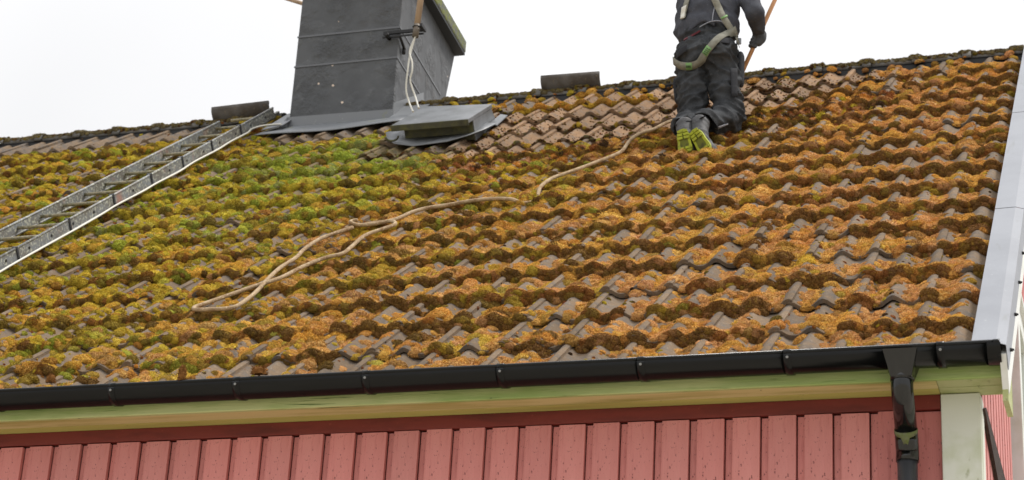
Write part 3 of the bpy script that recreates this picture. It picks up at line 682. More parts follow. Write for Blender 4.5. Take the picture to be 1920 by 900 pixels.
# ------------------------------------------------------------------ moss: one mass of cushions, instanced on points
def moss_build(t, cur, co, bs):
    at = t.nodes.new('ShaderNodeAttribute'); at.attribute_type = 'INSTANCER'; at.attribute_name = 'clump_colour'
    tip = t.nodes.new('ShaderNodeAttribute'); tip.attribute_type = 'GEOMETRY'; tip.attribute_name = 'tip'
    ge = t.nodes.new('ShaderNodeNewGeometry')
    n1 = t.nodes.new('ShaderNodeTexNoise'); n1.inputs['Scale'].default_value = 55; n1.inputs['Detail'].default_value = 4; t.links.new(ge.outputs['Position'], n1.inputs['Vector'])
    n2 = t.nodes.new('ShaderNodeTexNoise'); n2.inputs['Scale'].default_value = 300; n2.inputs['Detail'].default_value = 2; t.links.new(ge.outputs['Position'], n2.inputs['Vector'])
    def mr(sock, a, b, c, d):
        m = t.nodes.new('ShaderNodeMapRange'); m.inputs[1].default_value = a; m.inputs[2].default_value = b; m.inputs[3].default_value = c; m.inputs[4].default_value = d
        t.links.new(sock, m.inputs[0]); return m.outputs[0]
    def math_(op, a, b):
        m = t.nodes.new('ShaderNodeMath'); m.operation = op
        for i, q in enumerate((a, b)):
            if isinstance(q, (int, float)): m.inputs[i].default_value = q
            else: t.links.new(q, m.inputs[i])
        return m.outputs[0]
    # shoots differ in colour: dead brown, olive and golden ones are mixed in every cushion
    def mix(fac, a, b, blend='MIX'):
        m = t.nodes.new('ShaderNodeMix'); m.data_type = 'RGBA'; m.blend_type = blend
        t.links.new(fac, m.inputs[0]) if not isinstance(fac, (int, float)) else setattr(m.inputs[0], 'default_value', fac)
        for i, q in ((6, a), (7, b)):
            if isinstance(q, tuple): m.inputs[i].default_value = q
            else: t.links.new(q, m.inputs[i])
        return m.outputs[2]
    c = at.outputs['Color']
    c = mix(mr(n1.outputs['Fac'], .56, .70, 0, .40), c, lin(190, 160, 60))
    c = mix(mr(n1.outputs['Fac'], .44, .32, 0, .45), c, lin(96, 66, 42))
    c = mix(mr(n2.outputs['Fac'], .38, .60, .5, 0), c, lin(58, 42, 26))
    g = mix(1.0, c, (1.9, 1.75, 1.45, 1), 'MULTIPLY')
    c = mix(mr(tip.outputs['Fac'], .35, 1, 0, .85), c, g)
    return c
M_MOSS = mat('cushion_moss', (120, 90, 40), .95, .12, build=moss_build)

def moss_proto(seed, sub, grain, hairs, hl):
    r = random.Random(seed); bm = bmesh.new(); bmesh.ops.create_icosphere(bm, subdivisions=sub, radius=1)
    off = Vector((seed * 13.7, seed * 5.1, seed * 3.3)); tips = {}
    bmesh.ops.delete(bm, geom=[v for v in bm.verts if v.co.z < -.45], context='VERTS')
    for v in bm.verts:
        d = v.co.normalized()
        lump = noise.noise(d * 1.3 + off) * (.20 if sub > 3 else .5) + noise.noise(d * 3.1 + off * 2) * .12
        g = noise.noise(d * grain + off) ; g2 = noise.noise(d * grain * 2.1 + off * 3)
        rr = 1 + lump + g * .075 + g2 * .04
        v.co = Vector((d.x * rr, d.y * rr, max(-.5, (d.z if d.z > 0 else d.z * .8) * rr)))
        tips[v.index] = .30 + g * .35 + g2 * .25
    bm.verts.index_update(); bm.normal_update()
    vs = [v.co.copy() for v in bm.verts]; ns = [v.normal.copy() for v in bm.verts]
    fs = [tuple(v.index for v in f.verts) for f in bm.faces]; tp = [max(0, min(1, .30 + noise.noise(p.normalized() * grain + off) * .6)) for p in vs]
    nb = len(fs); cand = list(range(len(vs)))
    for k in range(hairs):
        i = r.choice(cand); p = vs[i] + Vector((r.gauss(0, .04), r.gauss(0, .04), r.gauss(0, .02))); n = ns[i]
        d = (n + Vector((r.gauss(0, .38), r.gauss(0, .38), r.gauss(0, .3) + .18))).normalized()
        t = d.cross(Vector((r.gauss(0, 1), r.gauss(0, 1), r.gauss(0, 1)))).normalized() * r.uniform(.022, .045)
        l = hl * r.uniform(.5, 1.5); b = len(vs)
        q = p + d * l * .55
        vs += [p - t, p + t, q + t * .9, p + d * l, q - t * .9]; tp += [.1, .1, .6, 1, .6]
        fs.append((b, b + 1, b + 2, b + 3, b + 4))
    me = bpy.data.meshes.new('moss_cushion'); me.from_pydata(vs, [], fs)
    a = me.attributes.new('tip', 'FLOAT', 'POINT'); a.data.foreach_set('value', tp)
    me.polygons.foreach_set('use_smooth', [True] * nb + [False] * (len(fs) - nb))
    me.materials.append(M_MOSS); bm.free(); return me
pc_ = bpy.data.collections.new('moss_cushions')
for i in range(5):
    pc_.objects.link(bpy.data.objects.new('moss_cushion_%d' % i, moss_proto(i + 1, 4, 7.5, 1300, .17)))
for i in range(5, 8):
    pc_.objects.link(bpy.data.objects.new('moss_cushion_%d' % i, moss_proto(i + 1, 3, 3.6, 420, .42)))

PAL = dict(gold=(220, 174, 80), orange=(200, 138, 64), brown=(114, 80, 50), dark=(74, 54, 37), pink=(208, 156, 114), rust=(146, 86, 46),
           yellow=(202, 182, 60), olive=(132, 116, 46), green=(134, 154, 48), lime=(176, 196, 78), grey=(128, 120, 92), mint=(150, 164, 110))
PALN = {k: np.array(lin(*v)[:3]) for k, v in PAL.items()}
P_, N_, S_, C_, I_ = [], [], [], [], []
rope_pts = np.array(ROPE)
seg_a, seg_b = rope_pts[:-1], rope_pts[1:]
def rope_dist(x, s):
    p = np.array([x, s]); ab = seg_b - seg_a; t = np.clip(((p - seg_a) * ab).sum(1) / ((ab ** 2).sum(1) + 1e-9), 0, 1)
    return np.sqrt((((seg_a + ab * t[:, None]) - p) ** 2).sum(1)).min()
def nz(x, s, sc, o=0): return noise.noise(Vector((x * sc + o, s * sc - o * .7, o * 1.3)))
def pick(x, s, front):
    """colour of a cushion: which moss grows where, plus shade painted into front rolls"""
    left = min(1, max(0, (-1.2 - x + (s - 3) * .22) / 4.2)); g = nz(x, s, .9, 3); y = nz(x, s, 2.6, 9)
    d = {}
    f_ = 1.0 if front else 0.0  # front rolls turn brown and dark: downslope shade put into their colour
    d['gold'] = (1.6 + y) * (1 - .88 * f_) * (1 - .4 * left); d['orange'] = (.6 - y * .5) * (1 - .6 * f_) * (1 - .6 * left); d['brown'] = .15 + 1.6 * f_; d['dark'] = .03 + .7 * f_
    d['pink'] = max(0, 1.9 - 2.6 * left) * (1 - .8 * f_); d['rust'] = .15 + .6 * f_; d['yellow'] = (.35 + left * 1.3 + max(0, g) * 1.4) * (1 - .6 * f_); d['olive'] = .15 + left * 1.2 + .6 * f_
    d['green'] = .03 + left * .55 + left * max(0, nz(x, s, 1.4, 51)) * 1.6; d['lime'] = left * .30
    gz_ = max(0, 1 - math.hypot((x + 4.15) / .95, (s - 4.55) / .75))
    gz2 = max(0, 1 - math.hypot((x + 4.6) / 1.6, (s - 3.7) / 1.6))
    d['green'] += gz_ * 4 + gz2 * 1.2; d['lime'] += gz_ * 3 + gz2 * 1.4 + .02; d['yellow'] += gz2 * 2.2; d['mint'] = gz_ * 4 + gz2 * 1.0
    ks = list(d); ws = np.maximum(0, np.array([d[k] for k in ks])); ws = ws / ws.sum()
    # neighbours share a tone: walk the cumulative mix with a slow noise, then add some scatter
    u = .5 + nz(x, s, 4.2, 21) * .85 + random.gauss(0, .12); u = u % 1.0
    cs_ = np.cumsum(ws); i = int(np.searchsorted(cs_, u)); c = PALN[ks[min(i, len(ks) - 1)]]
    mean = sum(w_ * PALN[k_] for w_, k_ in zip(ws, ks)); c2 = PALN[random.choices(ks, ws)[0]]
    acc = random.random() < .05 + .07 * left
    a_, b_ = (.25, .55) if acc else (.42 + .18 * left, .13)
    return (mean * (1 - a_ - b_) + c * a_ + c2 * b_) * random.uniform(.86, 1.12)
def put(x, s, r, flat, sink=.25, col=None, droop=0, elong=1.0, ragged=False, hmax=None, front=False, lift=0):
    h = float(tile_h(x, s)) + lift; dx = float(tile_h(x + .004, s) - tile_h(x - .004, s)) / .008
    n = Vector((-dx, 0, 1)).normalized(); n = Vector((n.x * .6, -math.sin(droop), n.z)).normalized()
    if rope_dist(x, s) < .05: hmax = .034
    zz = r * flat
    if hmax is not None: zz = min(zz, max(.006, (hmax - h) * .8))
    P_.append(roof_pt(x, s, h - zz * sink))
    N_.append((n, random.uniform(0, 6.28) if elong == 1 else random.gauss(0, .25)))
    S_.append((r * elong, r * random.uniform(.8, 1.05), zz)); C_.append(pick(x, s, front) if col is None else col)
    I_.append(random.randrange(5, 8) if ragged else random.randrange(5))
def xleft(s): return -4.55 - .56 * s
def bare(x, s):
    jx, js = x + nz(x, s, 5, 4) * .10, s + nz(x, s, 5, 8) * .09
    if bool(in_poly(jx, js, BARE)): return 2
    if x < -5.75 and 5.60 + nz(x, s, 2.5, 17) * .12 < s < 6.05: return 2
    if -5.15 < x < -4.05 and s > 5.40: return 3
    if -4.02 < x < -3.12 and s > 4.66 and s < 5.45: return 3
    if -4.02 < x < -3.22 and s > 4.50 and s < 5.45: return 2
    if -5.0 < x < -4.1 and s > 5.22: return 2
    return 0
def cover(x, s):
    """how closely moss grows, 0..1"""
    c = .80 + nz(x, s, 1.1, 1) * .35 + nz(x, s, 3.5, 6) * .25
    if s < 1.0 and x < -3.6: c -= .35
    if x > -1.4: c -= .10
    if s < 1.1 and x > -3.0: c -= .30 * (1 - s / 1.1) + .06
    return c
for n in range(17):
    s0 = S0 + GAUGE * n
    x = .105
    # rolls of moss along the lower edge of each course
    while x > xleft(s0) - .3 and 0 < n < 16:
        b = bare(x, s0)
        lf = min(1, max(0, (-2.4 - x + (s0 - 2) * .3) / 2.6))
        if b < 2:
            cv = cover(x, s0) + .30 - .12 * lf
            if nz(x, s0 * 3.1, 3.6, 31) * .75 + cv > .72:
                r = .0240 + nz(x, s0 * 2.3, 3.1, 41) * .013 + random.uniform(-.004, .005) + lf * random.uniform(-.006, .010)
                r = max(.013, r); lift_ = (1 - float(wave(x))) * (.010 + .014 * nz(x, s0, 2.5, 91))
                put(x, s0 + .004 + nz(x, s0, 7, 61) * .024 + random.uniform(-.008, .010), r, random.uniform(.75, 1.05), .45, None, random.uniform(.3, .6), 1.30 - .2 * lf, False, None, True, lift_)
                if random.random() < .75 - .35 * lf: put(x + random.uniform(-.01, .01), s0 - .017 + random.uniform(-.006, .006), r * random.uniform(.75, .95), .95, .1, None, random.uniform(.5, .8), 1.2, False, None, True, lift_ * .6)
                if random.random() < .8: put(x + random.uniform(-.01, .01), s0 + random.uniform(.02, .055), r * random.uniform(.8, 1.1), random.uniform(.4, .6), .35, None, random.uniform(0, .2), 1.1, False, None, False, lift_ * .8)
            x -= random.uniform(.013, .021) + lf * random.uniform(0, .012)
        else: x -= .05
    # the pans between the rolls of the tiles
    k = 0
    while True:
        xv = .045 - .075 - .15 * k; k += 1
        if xv < xleft(s0) - .4: break
        vcov = cover(xv, s0 + .2) + random.gauss(0, .10)
        left = min(1, max(0, (-1.6 - xv + (s0 - 2) * .25) / 3.2))
        sl = .080 if n == 0 else .012
        for j in range(50):
            s = s0 + sl + (GAUGE - sl) * random.random(); u = random.gauss(0, .030 + .008 * left); xx = xv + u
            if s > 6.02 or xx > .112 or abs(u) > .070: continue
            b = bare(xx, s)
            if b >= 2: continue
            t = (s - s0) / GAUGE
            # moss keeps off the crests; its edge wanders
            edge = .055 + .016 * left + nz(xx, s, 5, 2) * .034
            if abs(u) > edge: continue
            if vcov + nz(xx, s, 6, 5) * .55 < .33 + .15 * (t > .72): continue
            big = random.random()
            if left < .45:
                if big < .50: r, fl_, sk = random.uniform(.024, .042), random.uniform(.38, .66), .28
                else: r, fl_, sk = random.uniform(.011, .022), random.uniform(.5, .9), .15
            else:
                if big < .35: r, fl_, sk = random.uniform(.026, .042), random.uniform(.45, .75), .3
                else: r, fl_, sk = random.uniform(.013, .026), random.uniform(.5, .9), .25
            r *= 1 + nz(xx, s, 2.2, 71) * .5
            if t > .70: r *= .72; fl_ *= .7
            put(xx, s, r, fl_, sk, None, random.uniform(0, .15), 1.0, random.random() < .08)
        # small cushions on the crests
        for j in range(int(16 + 10 * left)):
            s = s0 + GAUGE * random.random() ** 1.3; xx = xv + .075 + (random.gauss(0, .022) if left > .4 else random.choice([-1, -1, 1]) * abs(random.gauss(.017, .011)))
            if s > 6.02 or xx > .112 or s < .06: continue
            b = bare(xx, s)
            if b >= 2: continue
            if random.random() > (.62 if xx > -3 else .92): continue
            if left > .3 and nz(xx, s, 8, 11) > .1 and random.random() < .8 or nz(xx, s, 4, 15) > .22 and random.random() < .6: r = random.uniform(.014, .030)
            else: r = random.uniform(.004, .0125)
            put(xx, s, r, random.uniform(.45, .8), .2, PALN[random.choice(['rust', 'orange', 'olive', 'yellow', 'dark'])] * random.uniform(.7, 1.05) if r < .012 else None, .1)
    x = -.5
    while x > -4.1 and n > 0:
        if bare(x, s0 + .02) == 2 and random.random() < .8:
            put(x, s0 + random.uniform(-.004, .012), random.uniform(.007, .013), .7, .5, PALN[random.choice(['dark', 'brown', 'olive', 'dark', 'grey'])] * random.uniform(.6, .9), .5, 1.4)
        x -= .012
    # scraped and bare tiles: only crumbs of moss
    for j in range(1300):
        xx = random.uniform(-4.2, -.6) if random.random() < .85 else random.uniform(-7.2, -4.2); s = s0 + GAUGE * random.random()
        b = bare(xx, s)
        if b != 2: continue
        t = (s - s0) / GAUGE
        grn = xx < -3.45 and s < 5.3
        put(xx, s, random.uniform(.002, .0062), random.uniform(.6, 1.2), .1, PALN[random.choice(['olive', 'green', 'lime', 'brown'] if grn else ['brown', 'rust', 'dark', 'brown', 'olive'])] * random.uniform(.6, 1.0), 0, 1.0, True)
        if t < .12 and random.random() < .16: put(xx, s0 + .008, random.uniform(.008, .020), .7, .3, None, .4)
# a band of moss left along the course right of the hatch, and what the man has scraped loose below him
xx = -3.27
while xx < -2.30:
    put(xx, 5.632 + random.gauss(0, .010), random.uniform(.018, .027), .9, .4, (PALN['gold'] * .5 + PALN[random.choice(['orange', 'yellow', 'brown', 'olive'])] * .5) * random.uniform(.8, 1.05), .4, 1.2)
    put(xx, 5.67 + random.gauss(0, .03), random.uniform(.012, .022), .6, .3, (PALN['gold'] * .5 + PALN[random.choice(['yellow', 'orange'])] * .5) * random.uniform(.8, 1.05), .1)
    xx += .017
for j in range(900):
    a = random.random(); xx = -3.3 + 2.6 * a + random.gauss(0, .12); s = 4.20 + (1.05 * a * a) - abs(random.gauss(0, .28))
    put(xx, s, random.uniform(.008, .026), random.uniform(.8, 1.3), .1, PALN[random.choice(['rust', 'brown', 'orange', 'dark', 'pink', 'yellow'])] * random.uniform(.6, 1.05), 0, 1.0, True)
# thick cushions that have grown right over the rolls of the tiles
for j in range(1500):
    x = random.uniform(-7.4, .09); s = random.uniform(.18, 5.8)
    if x < xleft(s) - .3 or bare(x, s) or (s > 5.45 and -3.5 < x < -.5) or nz(x, s, 1.6, 81) < -.12 + .22 * (x > -1.5): continue
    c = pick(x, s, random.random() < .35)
    for q in range(random.randint(2, 6)):
        xx = min(.105, x + random.gauss(0, .035)); put(xx, s + random.gauss(0, .025), random.uniform(.018, .040), random.uniform(.55, .85), .25, c * random.uniform(.85, 1.12), random.uniform(0, .3))
# thick bright cushion the rope disappears under
for j in range(60): put(random.gauss(-2.47, .10), random.gauss(3.01, .06), random.uniform(.012, .028), 1.0, .0, PALN[random.choice(['yellow', 'gold', 'olive', 'yellow'])] * random.uniform(.7, 1.0), .2, 1.0, True, .075)
nroof = len(P_)
# moss on the ridge
for xr_ in ridge_x:
    for j in range(230):
        a = random.uniform(.36, 1.75); xx = xr_ + random.uniform(-.01, .34)
        coll = 1 if (xx - xr_) > .27 else 0
        y = RS_Y + RA + .005 - math.cos(a) * (RA + .012 * coll); z = RIDGE_BASE + math.sin(a) * (RB + .012 * coll)
        if -5.28 < xx < -4.2 and not xx > -4.25: continue
        if any(abs(xx - q) < .24 for q in (-5.53, -2.99)) and a > .9: continue
        r = random.uniform(.006, .014) * (1.2 if coll else 1)
        P_.append((xx, y, z - r * .2)); N_.append((Vector((0, -math.cos(a), math.sin(a))) , random.uniform(0, 6)))
        S_.append((r * 1.1, r, r * random.uniform(.6, 1.0))); I_.append(random.randrange(8))
        C_.append(PALN[random.choice(['grey', 'grey', 'olive', 'grey', 'grey', 'brown', 'grey', 'dark', 'grey'])] * random.uniform(.6, 1.0))
print('moss cushions', len(P_))
eul = []
MR = Matrix.Rotation(PITCH, 3, 'X')
for i, (n, spin) in enumerate(N_):
    nn = MR @ n if i < nroof else n
    eul.append((n, spin, nn))
rots = np.zeros((len(P_), 3), np.float32)
for i, (n, spin, nn) in enumerate(eul):
    z = nn.normalized(); x = Vector((1, 0, 0)) - z * z.x; x.normalize(); y = z.cross(x)
    m = Matrix((x, y, z)).transposed() @ Matrix.Rotation(spin, 3, 'Z')
    rots[i] = m.to_euler()
me = bpy.data.meshes.new('moss'); me.from_pydata(P_, [], [])
def attr(nm, ty, arr, key):
    a = me.attributes.new(nm, ty, 'POINT'); a.data.foreach_set(key, np.ascontiguousarray(arr).ravel())
attr('rot', 'FLOAT_VECTOR', rots, 'vector'); attr('size', 'FLOAT_VECTOR', np.array(S_, np.float32), 'vector')
attr('kind_index', 'INT', np.array(I_, np.int32), 'value')
attr('clump_colour', 'FLOAT_COLOR', np.c_[np.array(C_), np.ones(len(C_))].astype(np.float32), 'color')
moss = bpy.data.objects.new('moss', me); COL.objects.link(moss); moss['kind'] = 'stuff'
moss['label'] = 'golden brown and green cushion moss covering the roof tiles'; moss['category'] = 'moss'
ng = bpy.data.node_groups.new('moss_on_points', 'GeometryNodeTree')
ng.interface.new_socket('Geometry', in_out='INPUT', socket_type='NodeSocketGeometry'); ng.interface.new_socket('Geometry', in_out='OUTPUT', socket_type='NodeSocketGeometry')
gi = ng.nodes.new('NodeGroupInput'); go = ng.nodes.new('NodeGroupOutput'); iop = ng.nodes.new('GeometryNodeInstanceOnPoints')
ci = ng.nodes.new('GeometryNodeCollectionInfo'); ci.inputs['Collection'].default_value = pc_; ci.inputs['Separate Children'].default_value = True; ci.inputs['Reset Children'].default_value = True
def nattr(nm, ty):
    n = ng.nodes.new('GeometryNodeInputNamedAttribute'); n.data_type = ty; n.inputs['Name'].default_value = nm
    return [o for o in n.outputs if o.enabled and o.name == 'Attribute'][0]
e2r = ng.nodes.new('FunctionNodeEulerToRotation')
NL = ng.links.new
NL(gi.outputs[0], iop.inputs['Points']); NL(ci.outputs[0], iop.inputs['Instance']); iop.inputs['Pick Instance'].default_value = True
NL(nattr('kind_index', 'INT'), iop.inputs['Instance Index']); NL(nattr('rot', 'FLOAT_VECTOR'), e2r.inputs[0]); NL(e2r.outputs[0], iop.inputs['Rotation'])
NL(nattr('size', 'FLOAT_VECTOR'), iop.inputs['Scale']); NL(iop.outputs[0], go.inputs[0])
md = moss.modifiers.new('cushions', 'NODES'); md.node_group = ng
# clumps that have slid onto the rim of the gutter
M_CLUMP = mat('brown_loose_moss', (112, 74, 42), .95, .1, [((150, 104, 52), 60, .45, .6, 5), ((66, 44, 28), 90, .5, .66, 5), ((128, 118, 44), 40, .62, .72, 4)])
def clump(p, sc, lean, label, seed):
    me = moss_proto(seed, 3, 3.2, 420, .30).copy(); me.materials.clear(); me.materials.append(M_CLUMP)
    o = bpy.data.objects.new('moss_clump', me); COL.objects.link(o)
    o.matrix_basis = Matrix.Translation(p) @ Matrix.Rotation(R(lean[0]), 4, 'X') @ Matrix.Rotation(R(lean[1]), 4, 'Y') @ Matrix.Diagonal((*sc, 1))
    tag(o, label, 'moss clump', 'moss clumps lying on the gutter rim')
clump((-3.268, .012, .012), (.016, .017, .052), (14, 12), 'tall thin brown moss clump leaning over the gutter rim and hanging past it', 21)
clump((-3.925, .03, .035), (.018, .018, .028), (5, 0), 'small dark moss clump on the gutter rim beside a bracket', 22)
clump((-2.905, .02, .022), (.034, .026, .028), (10, 0), 'wide yellowish moss clump on the gutter rim below bare tile crests', 23)

# ------------------------------------------------------------------ the kneeling man (out of frame above the shoulders, built whole)
def sd_capsule(P, a, b, ra, rb, sq=(1, 1, 1)):
    a = np.array(a, float); b = np.array(b, float); q = np.array(sq, float)
    pa = (P - a) / q; ba = (b - a) / q; t = np.clip((pa @ ba) / (ba @ ba + 1e-12), 0, 1)
    return (np.linalg.norm(pa - t[..., None] * ba, axis=-1) - (ra + (rb - ra) * t)) * min(sq)
class Body:
    def __init__(self, k=.03): self.p = []; self.k = k
    def cap(self, a, b, ra, rb=None, sq=(1, 1, 1), k=None): self.p.append((a, b, ra, ra if rb is None else rb, sq, k or self.k)); return self
    def ball(self, a, r, sq=(1, 1, 1), k=None): return self.cap(a, (a[0], a[1], a[2] + 1e-4), r, r, sq, k)
    def d(self, P):
        P = np.asarray(P, float); D = None
        for a, b, ra, rb, sq, k in self.p:
            e = sd_capsule(P, a, b, ra, rb, sq)
            if D is None: D = e
            else:
                h = np.clip(.5 + .5 * (D - e) / k, 0, 1); D = D * (1 - h) + e * h - k * h * (1 - h)
        return D
    def march(self, p, dirv, lim=.6):
        p = np.array(p, float); dv = np.array(dirv, float); dv /= np.linalg.norm(dv); t = 0
        while t < lim:
            e = float(self.d((p + dv * t)[None])[0])
            if e < .0006: return p + dv * t
            t += max(.001, e * .8)
        return None
    def grad(self, p, e=.004):
        p = np.array(p, float); I = np.eye(3) * e
        g = np.array([self.d((p + I[i])[None])[0] - self.d((p - I[i])[None])[0] for i in range(3)]); return g / (np.linalg.norm(g) + 1e-9)
    def mesh(self, name, res, cut=None, folds=None):
        lo = np.min([np.minimum(np.array(q[0]), np.array(q[1])) - max(q[2], q[3]) * np.array(q[4]) for q in self.p], 0) - 3 * res
        hi = np.max([np.maximum(np.array(q[0]), np.array(q[1])) + max(q[2], q[3]) * np.array(q[4]) for q in self.p], 0) + 3 * res
        n = np.ceil((hi - lo) / res).astype(int) + 1
        g = [lo[i] + np.arange(n[i]) * res for i in range(3)]
        X, Y, Z = np.meshgrid(*g, indexing='ij'); P = np.stack([X, Y, Z], -1); D = self.d(P)
        if cut is not None: D = np.maximum(D, cut(P))
        ins = D < 0; acc = np.zeros((n[0] - 1, n[1] - 1, n[2] - 1, 3)); cnt = np.zeros(acc.shape[:3]); edges = []
        for ax in range(3):
            sl0 = [slice(None)] * 3; sl1 = [slice(None)] * 3; sl0[ax] = slice(0, -1); sl1[ax] = slice(1, None)
            A, B = D[tuple(sl0)], D[tuple(sl1)]; cr = (A < 0) != (B < 0); idx = np.argwhere(cr)
            o1, o2 = [q for q in range(3) if q != ax]
            ok = (idx[:, o1] > 0) & (idx[:, o2] > 0) & (idx[:, o1] < n[o1] - 1) & (idx[:, o2] < n[o2] - 1); idx = idx[ok]
            a_, b_ = A[tuple(idx.T)], B[tuple(idx.T)]; t = a_ / (a_ - b_); pos = lo + idx * res; pos = pos.astype(float); pos[:, ax] += t * res
            for u in (0, 1):
                for v in (0, 1):
                    c = idx.copy(); c[:, o1] -= u; c[:, o2] -= v
                    np.add.at(acc, tuple(c.T), pos); np.add.at(cnt, tuple(c.T), 1)
            edges.append((ax, o1, o2, idx, a_ < 0))
        ids = -np.ones(cnt.shape, int); m = cnt > 0; ids[m] = np.arange(m.sum()); V = acc[m] / cnt[m][:, None]; F = []
        for ax, o1, o2, idx, inside in edges:
            def cid(u, v):
                c = idx.copy(); c[:, o1] -= u; c[:, o2] -= v; return ids[tuple(c.T)]
            q = np.stack([cid(0, 0), cid(1, 0), cid(1, 1), cid(0, 1)], 1)
            fl = inside if ax != 1 else ~inside
            q[~fl] = q[~fl][:, ::-1]; F.append(q)
        F = np.concatenate(F)
        if folds:
            amp, fn = folds; off = np.array([fn(p) for p in V]) * amp
            I = np.eye(3) * .004
            G = np.stack([self.d(V + I[i]) - self.d(V - I[i]) for i in range(3)], 1); G /= np.linalg.norm(G, axis=1)[:, None] + 1e-9
            V = V + G * off[:, None]
        me = bpy.data.meshes.new(name); me.from_pydata(V.tolist(), [], F.tolist()); me.polygons.foreach_set('use_smooth', [True] * len(F))
        bm = bmesh.new(); bm.from_mesh(me); bmesh.ops.recalc_face_normals(bm, faces=bm.faces); bm.to_mesh(me); bm.free(); me.update()
        return me
SIGHT = (-.165, .93, .37)
man = thing('person', 'man in dark work clothes and safety harness kneeling on the scraped tiles with a pole', 'person', roof_pt(-1.7, 4.1, .02))

def fold_fn(sx, sz, seed, sharp=1.6):
    def fn(p):
        q = Vector((p[0] * sx + p[2] * 4, p[1] * sx * .8, p[2] * sz + p[0] * 7 * (1 if p[0] > -1.715 else -1)))
        a = noise.noise(q + Vector((seed, 0, 0))); b = noise.noise(q * 2.3 + Vector((0, seed, 0)))
        c = (1 - abs(a)) ** sharp * 1.6 - .9 + .35 * b
        return c
    return fn
tr = Body(.035)
tr.cap((-1.795, 3.42, 3.37), (-1.645, 3.42, 3.37), .105, .105, (1, .95, 1))
tr.cap((-1.80, 3.39, 3.22), (-1.645, 3.39, 3.22), .118, .118, (1, 1, 1))
tr.ball((-1.795, 3.335, 3.19), .098); tr.ball((-1.635, 3.33, 3.19), .10)
tr.cap((-1.808, 3.40, 3.14), (-1.800, 3.385, 2.80), .104, .084, k=.02); tr.cap((-1.622, 3.40, 3.14), (-1.572, 3.385, 2.79), .106, .090, k=.02)
tr.cap((-1.800, 3.385, 2.77), (-1.790, 3.15, 2.615), .078, .074, k=.03); tr.cap((-1.560, 3.37, 2.755), (-1.672, 3.15, 2.635), .086, .070, k=.03)
hollow = Body(.01); hollow.cap((-1.79, 3.20, 2.63), (-1.785, 3.0, 2.53), .058, .072); hollow.cap((-1.65, 3.19, 2.64), (-1.71, 3.0, 2.56), .055, .064)
def cut_cuffs(P):
    a = (P[..., 1] - 3.095) ; b = np.where(P[..., 2] < 2.75, -(a + (P[..., 2] - 2.60) * .35), -1)
    return np.maximum(b, -hollow.d(P))
tro = link_mesh('trousers', tr.mesh('trousers', .0075, cut_cuffs, (.017, fold_fn(9, 17, 3, 3.2))), M_TROUSER, man)
jk = Body(.03)
jk.cap((-1.795, 3.425, 3.415), (-1.645, 3.425, 3.425), .120, .120, (1, .98, 1)); jk.cap((-1.79, 3.44, 3.55), (-1.64, 3.44, 3.55), .108, .108, (1, 1.1, 1))
jk.cap((-1.79, 3.49, 3.72), (-1.60, 3.49, 3.72), .118, .118, (1, .95, 1))
AR = dict(sh=(-1.515, 3.47, 3.745), el=(-1.418, 3.38, 3.475), wr=(-1.425, 3.515, 3.435)); AL = dict(sh=(-1.86, 3.47, 3.74), el=(-1.888, 3.45, 3.44), wr=(-1.865, 3.64, 3.35))
for a in (AR, AL):
    jk.cap(a['sh'], a['el'], .072, .055, k=.035); jk.cap(a['el'], a['wr'], .055, .044, k=.02)
def cut_hem(P):
    hem = 3.335 + .075 * np.exp(-((P[..., 0] + 1.725) / .085) ** 2) * (P[..., 1] < 3.42) + .03 * (P[..., 0] > -1.66)
    near = (P[..., 0] > -1.875) & (P[..., 0] < -1.515)
    return np.where(near, hem - P[..., 2], -1.0)
jac = link_mesh('jacket', jk.mesh('jacket', .0075, cut_hem, (.007, fold_fn(8, 12, 8, 2.2))), M_JACKET, man)
# head, neck and hair
bd = Body(.03); HC = Vector((-1.665, 3.56, 4.0))
bd.cap((-1.68, 3.50, 3.80), (-1.67, 3.54, 3.93), .058, .055); bd.ball(tuple(HC), .098, (.82, 1, 1.12)); bd.cap((HC.x, HC.y + .06, HC.z - .06), (HC.x, HC.y + .05, HC.z - .08), .045)
bd.cap((HC.x, HC.y + .095, HC.z + .005), (HC.x, HC.y + .112, HC.z - .025), .010, .015, k=.012)
for sgn in (-1, 1): bd.ball((HC.x + sgn * .083, HC.y - .005, HC.z - .01), .026, (.4, .7, 1.1), k=.01); bd.ball((HC.x + sgn * .032, HC.y + .090, HC.z + .03), .012, (1.6, 1, .6), k=.01)
bd.cap((HC.x - .02, HC.y + .092, HC.z - .052), (HC.x + .02, HC.y + .092, HC.z - .052), .008, k=.008)
bd.cap((-1.72, 3.50, 3.74), (-1.64, 3.50, 3.74), .07)
link_mesh('body', bd.mesh('body', .008), M_SKIN, man)
for sgn in (-1, 1):
    m = MB(); m.tube([(HC.x + sgn * .032, HC.y + .090, HC.z + .012), (HC.x + sgn * .032, HC.y + .099, HC.z + .012)], [.011, .006], 10); m.build('eye', M_TAG, man)
hr = Body(.02); hr.ball((HC.x, HC.y - .018, HC.z + .035), .104, (.84, 1, 1.0)); link_mesh('hair', hr.mesh('hair', .009, lambda P: (P[..., 1] - HC.y - .055 - (P[..., 2] - HC.z - .06) * .3), (.006, fold_fn(30, 10, 2))), M_HAIR, man)
